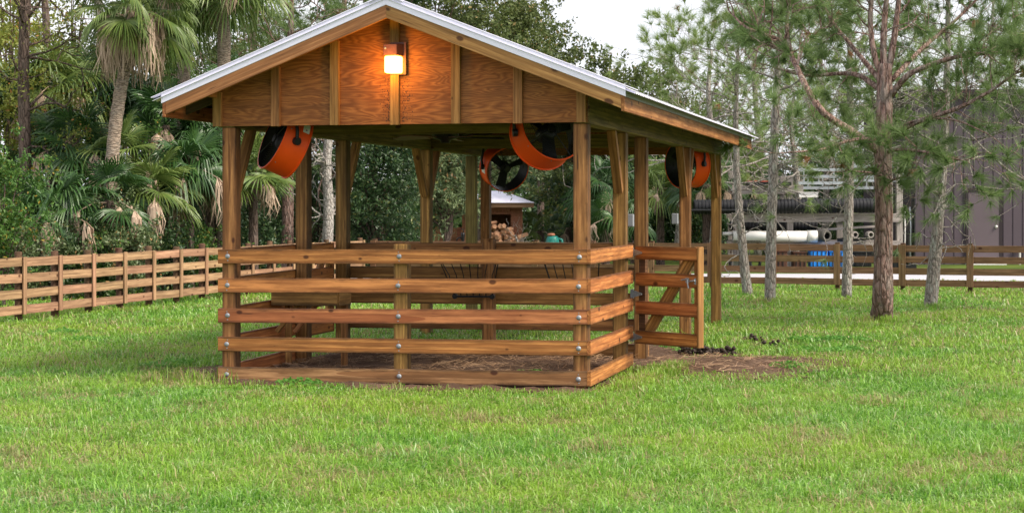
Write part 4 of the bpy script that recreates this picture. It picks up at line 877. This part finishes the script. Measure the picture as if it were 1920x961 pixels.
snag(100,42,[(95,300),(90,120),(84,0),(80,-60)],.10,.08,'thin dark trunk behind and right of the straight trunk','barkdark','cypress_tree',2,nb=8,leafm='yellowleaf',leafn=2000)
snag(195,44,[(195,200),(192,80),(180,-40)],.12,.10,'pale trunk hidden behind the cabbage palm','barkgrey','cypress_tree',5,nb=5)
snag(614,41,[(614,460),(616,380),(612,310),(617,240),(615,150)],.135,.09,'pale dead trunk with bare white twigs seen through the shelter','barkwhite','dead_tree',3,nb=26,blen=.75)
for i,(px,Y_,h_,lb) in enumerate(((1862,60,-40,'bare grey snag above the building, left one'),(1905,62,-20,'bare grey snag at the right edge above the roof'))):
    snag(px,Y_,[(px,300),(px-4,120),(px+3,h_)],.12,.04,lb,'barkgrey','dead_tree',10+i,nb=12,blen=1.2)
# --- far wood closing the horizon
rng=np.random.default_rng(77); mb=MB(); n=90000
x=rng.uniform(-48,60,n); hgt=2.7+.7*np.sin(x*.35)+.5*np.sin(x*.9+1)+.35*np.sin(x*2.3); hgt=np.where(x<-9,hgt*.62,hgt)
P=np.stack([x,82+rng.normal(0,2.5,n)+2*np.sin(x*.6),hgt*1.25*rng.random(n)**.75],-1); add_leaves(mb,P,.38,.6,rng)
tag(mb.build('distant_woods',M['wood_mass']),'far wood closing the view behind the paddock','wood',kind='stuff')
# ================================================================ BACKGROUND THINGS
# grey metal building
bY=54.5
def bx(px): return (px-960)/F*bY
BL=empty('metal_building',(bx(1716),bY,0),'mauve grey ribbed metal building with a door at the right','building')
mb=MB(); w_=12.0; x=0; hW=5.15
prof=[]
while x<w_: prof+=[(x,0),(x+.245,0),(x+.255,.022),(x+.285,.022),(x+.295,0)]; x+=.30
V=[(a,b,0) for a,b in prof]+[(a,b,hW) for a,b in prof]; n=len(prof); Fq=[(i,i+1,n+i+1,n+i) for i in range(n-1)]
mb.add(V,Fq); mb.box((0,.03,0),(w_,8,hW)); mb.build('wall',M['metalwall'],BL)
mb=MB(); mb.box((-.25,-.30,hW),(w_+.2,8.2,hW+.17)); rf=mb.build('roof',M['doorframe'],BL)
dx0=bx(1815)-bx(1716); dx1=bx(1873)-bx(1716)
mb=MB(); mb.box((dx0-.09,-.06,.0),(dx0,-.0305,2.22)); mb.box((dx1,-.06,.0),(dx1+.09,-.0305,2.22)); mb.box((dx0-.12,-.07,2.22),(dx1+.12,-.031,2.33)); fr=mb.build('door_frame',M['doorframe'],BL)
mb=MB(); mb.box((dx0,-.05,.06),(dx1,-.0305,2.215)); dr=mb.build('door',M['metaldoor'],BL)
mb=MB(); mb.lathe([(0,0),(.045,0),(.045,.03),(.03,.06),(0,.065)],16); mb.build('handle',M['white'],dr,loc=(dx1-.10,-.05,1.15),rot=(math.radians(90),0,0),smooth=True)
mb=MB(); mb.box((dx0-.1,-.5,0),(dx1+.1,-.065,.05)); mb.build('door_step',M['white'],BL)
ux=bx(1910)-bx(1716)
ub=empty('utility_box',(bx(1910),bY-.12,0),'small grey utility box on a pipe, right of the building door','utility box'); mb=MB(); mb.tube([(0,0,0),(0,0,.40)],.03,8); mb.build('pipe',M['white'],ub); mb=MB(); mb.box((-.07,-.05,.40),(.07,.05,.56)); mb.build('body',M['alu'],ub); mb=MB(); mb.box((-.06,-.056,.41),(.06,-.0505,.55)); mb.build('cover',M['white'],ub)
# storage rack
rY=50.3
def rx_(px): return (px-960)/F*rY
def rz_(py): return CH+(HY-py)/F*rY
RK=empty('storage_rack',(rx_(1480),rY,0),'grey timber rack holding pipes beyond the road','rack')
def rl(px,py,dy=0): return Vector((rx_(px)-rx_(1480),dy,rz_(py)))
for px,top in ((1381,318),(1481,330),(1686,300),(1590,330)):
    for dy in (0,1.3):
        p=rl(px,top,dy); o=board('post',Vector((p.x,p.y,-.1)),p,.17,.15,M['grey'],RK,up=(1,0,0))
        if dy==0: mb=MB(); mb.box((-.10,-.085,-.11),(.10,-.0755,.10)); mb.build('foot_plate',M['white'],RK,loc=(p.x,0,.14))
for py,x0_,x1_,hh in ((355,1372,1505,.24),(408,1372,1690,.24),(457,1372,1690,.19)):
    for dy in (-.1,1.2): board('shelf_beam',rl(x0_,py,dy),rl(x1_,py,dy),hh,.05,M['grey'],RK)
def pipe(name,px0,px1,py,dy,r,mat,label,corr=False,wall=.02,tilt=0):
    p0=at(px0,py,rY+dy); Ln=(px1-px0)/F*rY; root=empty(name,p0,label,'pipe')
    prof=[]; 
    if corr:
        z=0
        while z<Ln: prof+=[(r*.92,z),(r,z+.02),(r,z+.06),(r*.92,z+.08)]; z+=.10
    else: prof=[(r,0),(r,Ln*.88),(r,Ln*.88),(r*1.1,Ln*.881),(r*1.1,Ln)] 
    prof+=[(r-.05,Ln),(r-.05,0)]; mb=MB(); mb.lathe(prof,26,closed=True); mb.build('barrel',mat,root,smooth=not corr,rot=(0,math.radians(90-tilt),0))
    mb=MB(); mb.lathe([(r-.051,.0),(r-.051,Ln)],26); mb.build('bore',M['black'],root,rot=(0,math.radians(90-tilt),0)); return root
pipe('corrugated_pipe',1301,1650,388,-.35,.21,M['pipeblack'],'long black corrugated pipe on the middle shelf of the rack',True,tilt=.5)
pipe('corrugated_pipe',1368,1532,423,.35,.14,M['pipeblack'],'shorter black corrugated pipe above the white pipe',True)
pipe('pipe',1374,1531,443,-.3,.155,M['white'],'fat white plastic pipe on the lowest shelf of the rack')
pipe('pipe',1355,1376,438,-.1,.05,M['white'],'thin white pipe stub left of the fat white pipe')
pipe('pipe',1297,1420,394,-.7,.02,M['alu'],'thin metal pipe below the long corrugated pipe')
def ring(name,px,py,Y_,R,w,label,yaw,mat='rubber'):
    root=empty(name,at(px,py,Y_),label,'roll' if name!='tyre' else 'tyre','rubber rolls on the rack'); mb=MB(); mb.lathe([(R*.55,-w/2),(R*.9,-w/2),(R,-w*.35),(R,w*.35),(R*.9,w/2),(R*.55,w/2)],26,closed=True); mb.build('carcass',M[mat],root,smooth=True,rot=(math.radians(90),0,yaw)); mb=MB(); mb.lathe([(R*.54,-w/2+.02),(R*.54,w/2-.02)],20); mb.build('bore',M['black'],root,rot=(math.radians(90),0,yaw))
ring('hose_roll',1544,442,rY-.35,.17,.35,'round dusty roll at the end of the white pipe',.45)
ring('hose_roll',1601,440,rY-.3,.10,.3,'small grey roll left of the big pine trunk',.1,'grey')
ring('hose_roll',1630,440,rY-.3,.10,.3,'small grey roll touching the big pine trunk',.1,'grey')
hz=empty('bundle',at(1570,450,rY-.3),'flat black bundle lying right of the dusty roll','bundle'); mb=MB(); mb.tube([(0,0,0),(.3,0,.03),(.6,.0,.02),(1.0,0,.08)],[.05,.06,.05,.04],8); mb.build('wrap',M['pipeblack'],hz,smooth=True)
pk=empty('plank',at(1532,431,rY),'grey plank sloping up over the rolls','plank'); board('timber',(0,0,0),(2.1,0,.13),.06,.2,M['grey'],pk)
for i,(x0_,x1_,y0_,y1_,dy,lb) in enumerate(((1497,1600,312,343,-.2,'aluminium ladder lying on edge on top of the rack, left one'),(1600,1700,305,338,.2,'aluminium ladder on the rack behind the big pine'),(1505,1640,325,352,.9,'rear aluminium ladder on top of the rack'))):
    r_=empty('ladder',at(x0_,y1_,rY+dy),lb,'ladder','aluminium ladders on the rack'); Ln=(x1_-x0_)/F*rY; H_=(y1_-y0_)/F*rY*.8
    for z,nm in ((0,'stile'),(H_,'stile')): mb=MB(); mb.box((0,-.015,z-.04),(Ln,.015,z+.04)); mb.build(nm,M['alu'],r_)
    k=.15
    while k<Ln: mb=MB(); mb.tube([(k,0,.0),(k,0,H_)],.022,6); mb.build('rung',M['alu'],r_); k+=.42
rr=empty('roof_panel',at(1400,341,rY),'faded red metal panel lying on the top beam of the rack','panel'); mb=MB(); mb.box((0,-.4,0),(.62,.4,.03)); mb.build('sheet',M['redmetal'],rr); mb=MB(); mb.box((0,-.38,-.10),(1.2,.38,-.005)); mb.build('underlay',M['pipeblack'],rr)
wb_=empty('white_bin',at(1496,370,rY),'white plastic tub hanging from the top beam','tub'); mb=MB(); mb.box((0,-.2,0),(.54,.2,.13)); mb.build('body',M['white'],wb_)
mb=MB(); mb.box((-.02,-.22,.1305),(.56,.22,.15)); mb.build('rim',M['white'],wb_)
# clutter at the rack's foot
def crate(px0,px1,py0,py1,mat,label,name='crate',dy=-.5):
    p=at(px0,py1,rY+dy); w=(px1-px0)/F*rY; h_=(py1-py0)/F*rY; r_=empty(name,Vector((p.x,p.y,0)),label,name.replace('_',' '),'clutter under the rack')
    z0=max(0,p.z); mb=MB(); mb.box((0,0,z0),(w,.5,z0+h_)); b=mb.build('body',mat,r_); q=b.modifiers.new('b','BEVEL'); q.width=.02
    mb=MB(); mb.box((-.02,-.02,z0+h_+.001),(w+.02,.52,z0+h_+.03)); mb.build('lid',mat,r_)
    mb=MB()
    for k in np.arange(.06,w-.02,.12): mb.box((k,-.02,z0+.02),(k+.025,-.001,z0+h_-.02))
    mb.build('ribs',M['black'],r_)
crate(1455,1476,472,503,M['brownbin'],'brown bin left of the middle rack post')
crate(1488,1512,474,504,M['brownbin'],'brown bin right of the middle rack post')
crate(1520,1552,470,500,M['blue'],'blue wrapped crate under the rack, left one')
crate(1556,1582,472,500,M['blue'],'blue wrapped crate just left of the slim pine trunk')
crate(1602,1634,474,500,M['black'],'black crate left of the big pine trunk')
crate(1672,1690,478,502,M['black'],'black crate right of the big pine trunk')
tw=empty('parts_stand',at(1704,505,rY)-Vector((0,0,at(1704,505,rY).z)),'tall dark stand of tools beside the metal building','stand')
mb=MB(); mb.box((-.22,0,0),(.22,.4,.12)); mb.box((-.20,.05,.12),(-.16,.35,2.0)); mb.box((.16,.05,.12),(.20,.35,2.0)); mb.box((-.2,.1,1.0),(.2,.3,1.06)); mb.box((-.2,.1,1.9),(.2,.3,1.96)); mb.build('frame',M['black'],tw)
for i,(x_,c_) in enumerate(((-.10,'white'),(-.03,'black'),(.06,'alu'),(.12,'black'))): mb=MB(); mb.tube([(x_,.1,.12),(x_+.02,.12,1.2),(x_,.15,1.75)],[.03,.022,.03],7); mb.build('tool',M[c_],tw,smooth=True)
# trailer frame at the left of the rack
tf=empty('utility_trailer',at(1358,505,rY-.4)-Vector((0,0,at(0,505,rY-.4).z)),'small dark metal trailer frame left of the rack','trailer')
mb=MB(); mb.box((0,0,.28),(1.25,.9,.34)); mb.tube([(.1,0,.34),(.1,0,.80),(1.0,0,.80),(1.2,0,.34)],.02,6); mb.tube([(.1,.9,.34),(.1,.9,.80),(1.0,.9,.80)],.02,6); mb.tube([(.35,0,.34),(.35,0,.8)],.015,6); mb.tube([(.7,0,.34),(.7,0,.8)],.015,6); mb.build('frame',M['rubber'],tf)
for x_ in (.3,.85): mb=MB(); mb.lathe([(.10,-.05),(.17,-.05),(.18,0),(.17,.05),(.10,.05)],18,closed=True); mb.build('wheel',M['black'],tf,loc=(x_,-.07,.18),rot=(math.radians(90),0,0),smooth=True)
# woodshed
sY=60.0
def sxp(px): return (px-960)/F*sY
def sz(py): return CH+(HY-py)/F*sY
WS=empty('woodshed',(sxp(925),sY,0),'small open woodshed with white metal hip roof and red brown walls','shed')
xr=sxp(979)-sxp(925); xl=-1.05; ze=sz(386)
def bb(name,lo,hi,m): mb=MB(); mb.box(lo,hi); return mb.build(name,m,WS)
bb('wall',(xr-.38,0,0),(xr,.04,ze-.02),M['shed']); bb('wall',(xl,0,0),(xl+.3,.04,ze-.02),M['shed']); bb('wall',(xl,2.2,0),(xr,2.24,ze-.02),M['shed']); bb('wall',(xr-.04,.042,0),(xr,2.198,ze-.02),M['shed']); bb('wall',(xl,.042,0),(xl+.04,2.198,ze-.02),M['shed'])
bb('header',(xl+.3,.0,ze-.28),(xr-.38,.04,ze-.02),M['shed'])
for k in np.arange(xl+.05,xr,.13): bb('batten',(k,-.015,ze-.28 if xl+.3<k<xr-.38 else 0),(k+.03,-.001,ze-.03),M['shed'])
e_=.42; mb=MB(); zt=sz(357); 
mb.add([(xl-e_,-e_,ze+.11),(xr+e_,-e_,ze+.11),(xr+e_,2.24+e_,ze+.11),(xl-e_,2.24+e_,ze+.11),((xl+xr)/2-.1,1.1,zt),((xl+xr)/2+.35,1.1,zt)],[(0,1,5,4),(2,3,4,5),(3,2,1,0)],[(1,2,5),(3,0,4)]); mb.build('roof',M['galv'],WS)
bb('fascia',(xl-e_+.03,-e_+.03,ze-.05),(xr+e_-.03,-e_+.07,ze+.10),M['fence']); bb('fascia',(xr+e_-.07,-e_+.075,ze-.05),(xr+e_-.03,2.2+e_,ze+.10),M['fence'])
fw=empty('firewood_stack',(sxp(932),sY-.35,0),'heap of split firewood in front of the woodshed','firewood','')
for k in range(46):
    row=k//9; x_=-.42+(k%9)*.13+random.uniform(-.05,.05)+row*.03; z_=.62+row*.12+random.uniform(-.03,.03)
    if x_>.85-row*.12: continue
    r_=random.uniform(.05,.10); mb=MB(); t0=random.random()*6; n_=random.choice((3,4,5)); V=[(r_*math.cos(t0+i*6.283/n_),y_,r_*math.sin(t0+i*6.283/n_)) for y_ in (0,.4) for i in range(n_)]
    F4_=[(i,(i+1)%n_,n_+(i+1)%n_,n_+i) for i in range(n_)]; V+=[(0,0,0),(0,.4,0)]; F3_=[(2*n_,(i+1)%n_,i) for i in range(n_)]+[(2*n_+1,n_+i,n_+(i+1)%n_) for i in range(n_)]
    mb.add(V,F4_,F3_); mb.build('log',M['splitwood'],fw,loc=(x_,random.uniform(-.1,.05),z_),rot=(random.uniform(-.4,.4),random.uniform(-.5,.5),random.uniform(-.9,.9)))
mb=MB(); mb.box((-.5,-.05,0),(.95,.35,.55)); mb.build('base_pile',M['splitwood'],fw)
bw=empty('board_wall',(sxp(812),sY+.6,0),'low red brown board wall left of the woodshed','wall')
k=0
while k<1.35: mb=MB(); mb.box((k,0,0),(k+.15,.03,sz(426)+random.uniform(-.01,.01))); mb.build('board',M['shed'],bw); k+=.155
mb=MB(); mb.box((0,.032,.5),(1.38,.07,.6)); mb.build('back_rail',M['shed'],bw)
# brush heap and antler-like branches
bh=snag(978,58.5,[(975,470),(972,458),(966,440)],.04,.03,'heap of bare pale branches right of the firewood','barkwhite','branch_pile',21,nb=14,blen=.5)
bh['category']='branches'
# teal pot shaped like a sack beside the palms
tp=at(1036,458,58.5); tp.z=0; tp_=empty('garden_ornament',tp,'teal garden ornament with a terracotta top right of the woodshed','ornament')
mb=MB(); mb.lathe([(0,0),(.22,0),(.26,.3),(.24,.55),(.20,.72),(.16,.80),(0,.82)],18); mb.build('body',M['teal'],tp_,smooth=True)
mb=MB(); mb.lathe([(0,0),(.10,.0),(.13,.05),(.10,.09),(0,.1)],14); mb.build('cap',M['terra'],tp_,loc=(-.04,-.05,.80),smooth=True)
mb=MB(); mb.tube([(.18,-.02,.35),(.34,-.02,.45),(.30,-.02,.68),(.14,-.02,.74)],[.04,.05,.05,.03],8); mb.build('handle',M['teal'],tp_,smooth=True)
hp=at(868,458,52); hp.z=0; hp_=empty('hand_pump',hp,'black cast iron hand pump left of the double rear post','pump')
mb=MB(); mb.lathe([(0,0),(.07,0),(.05,.1),(.045,.8),(.06,.95),(.05,1.0),(0,1.0)],14); mb.build('column',M['black'],hp_,smooth=True)
mb=MB(); mb.tube([(0,0,.82),(-.10,0,.86),(-.17,0,.82),(-.18,0,.74)],.022,7); mb.build('spout',M['black'],hp_,smooth=True); mb=MB(); mb.tube([(0,0,.98),(.02,0,1.08),(-.06,0,1.12)],.015,7); mb.build('handle',M['black'],hp_,smooth=True)
# ================================================================ WORLD, SUN, CAMERA
w=bpy.data.worlds.new('World'); sc.world=w; w.use_nodes=True; nt=w.node_tree; nt.nodes.clear(); lk=nt.links.new
out=N(nt,'ShaderNodeOutputWorld'); bg=N(nt,'ShaderNodeBackground'); sky=N(nt,'ShaderNodeTexSky'); sky.sky_type='NISHITA'; sky.sun_disc=False
SE,SA=math.radians(46),math.radians(115)     # sun elevation, azimuth from +Y clockwise
sky.sun_elevation=SE; sky.sun_rotation=SA; sky.air_density=1.0; sky.dust_density=3.0; sky.ozone_density=1.0
tc=N(nt,'ShaderNodeTexCoord'); mp=N(nt,'ShaderNodeMapping'); lk(tc.outputs['Generated'],mp.inputs[0]); mp.inputs['Scale'].default_value=(1.2,1.2,3.5)
no=N(nt,'ShaderNodeTexNoise',i_Scale=2.0,i_Detail=6.0,i_Roughness=.55); lk(mp.outputs[0],no.inputs['Vector'])
hs=N(nt,'ShaderNodeHueSaturation',i_Saturation=.25); lk(sky.outputs[0],hs.inputs['Color'])
cl=mixc(nt,maprange(nt,no.outputs[0],.35,.65),(8.6,8.8,9.6),(10.6,10.6,10.9))
c=mixc(nt,.85,hs.outputs[0],cl)
lk(c,bg.inputs[0]); bg.inputs[1].default_value=.086; lk(bg.outputs[0],out.inputs[0])
sd=bpy.data.lights.new('sun','SUN'); sd.energy=3.5; sd.angle=math.radians(18); sd.color=(1,.90,.76); so=bpy.data.objects.new('sun',sd); COL.objects.link(so)
dv=Vector((math.sin(SA)*math.cos(SE),math.cos(SA)*math.cos(SE),math.sin(SE))); so.rotation_euler=dv.to_track_quat('Z','Y').to_euler()
cam=bpy.data.cameras.new('camera'); co=bpy.data.objects.new('camera',cam); COL.objects.link(co); co.location=(0,0,CH); co.rotation_euler=(math.radians(90),0,0)
cam.sensor_width=36; cam.sensor_fit='HORIZONTAL'; cam.lens=F/1920*36; cam.shift_y=-(480.5-HY)/1920; cam.clip_end=3000; cam.clip_start=.1
cam.dof.use_dof=True; cam.dof.focus_distance=17.3; cam.dof.aperture_fstop=8.0
sc.camera=co
sc.view_settings.view_transform='Standard'; sc.view_settings.look='None'; sc.view_settings.exposure=.75; sc.view_settings.gamma=1
sc.render.engine='CYCLES'
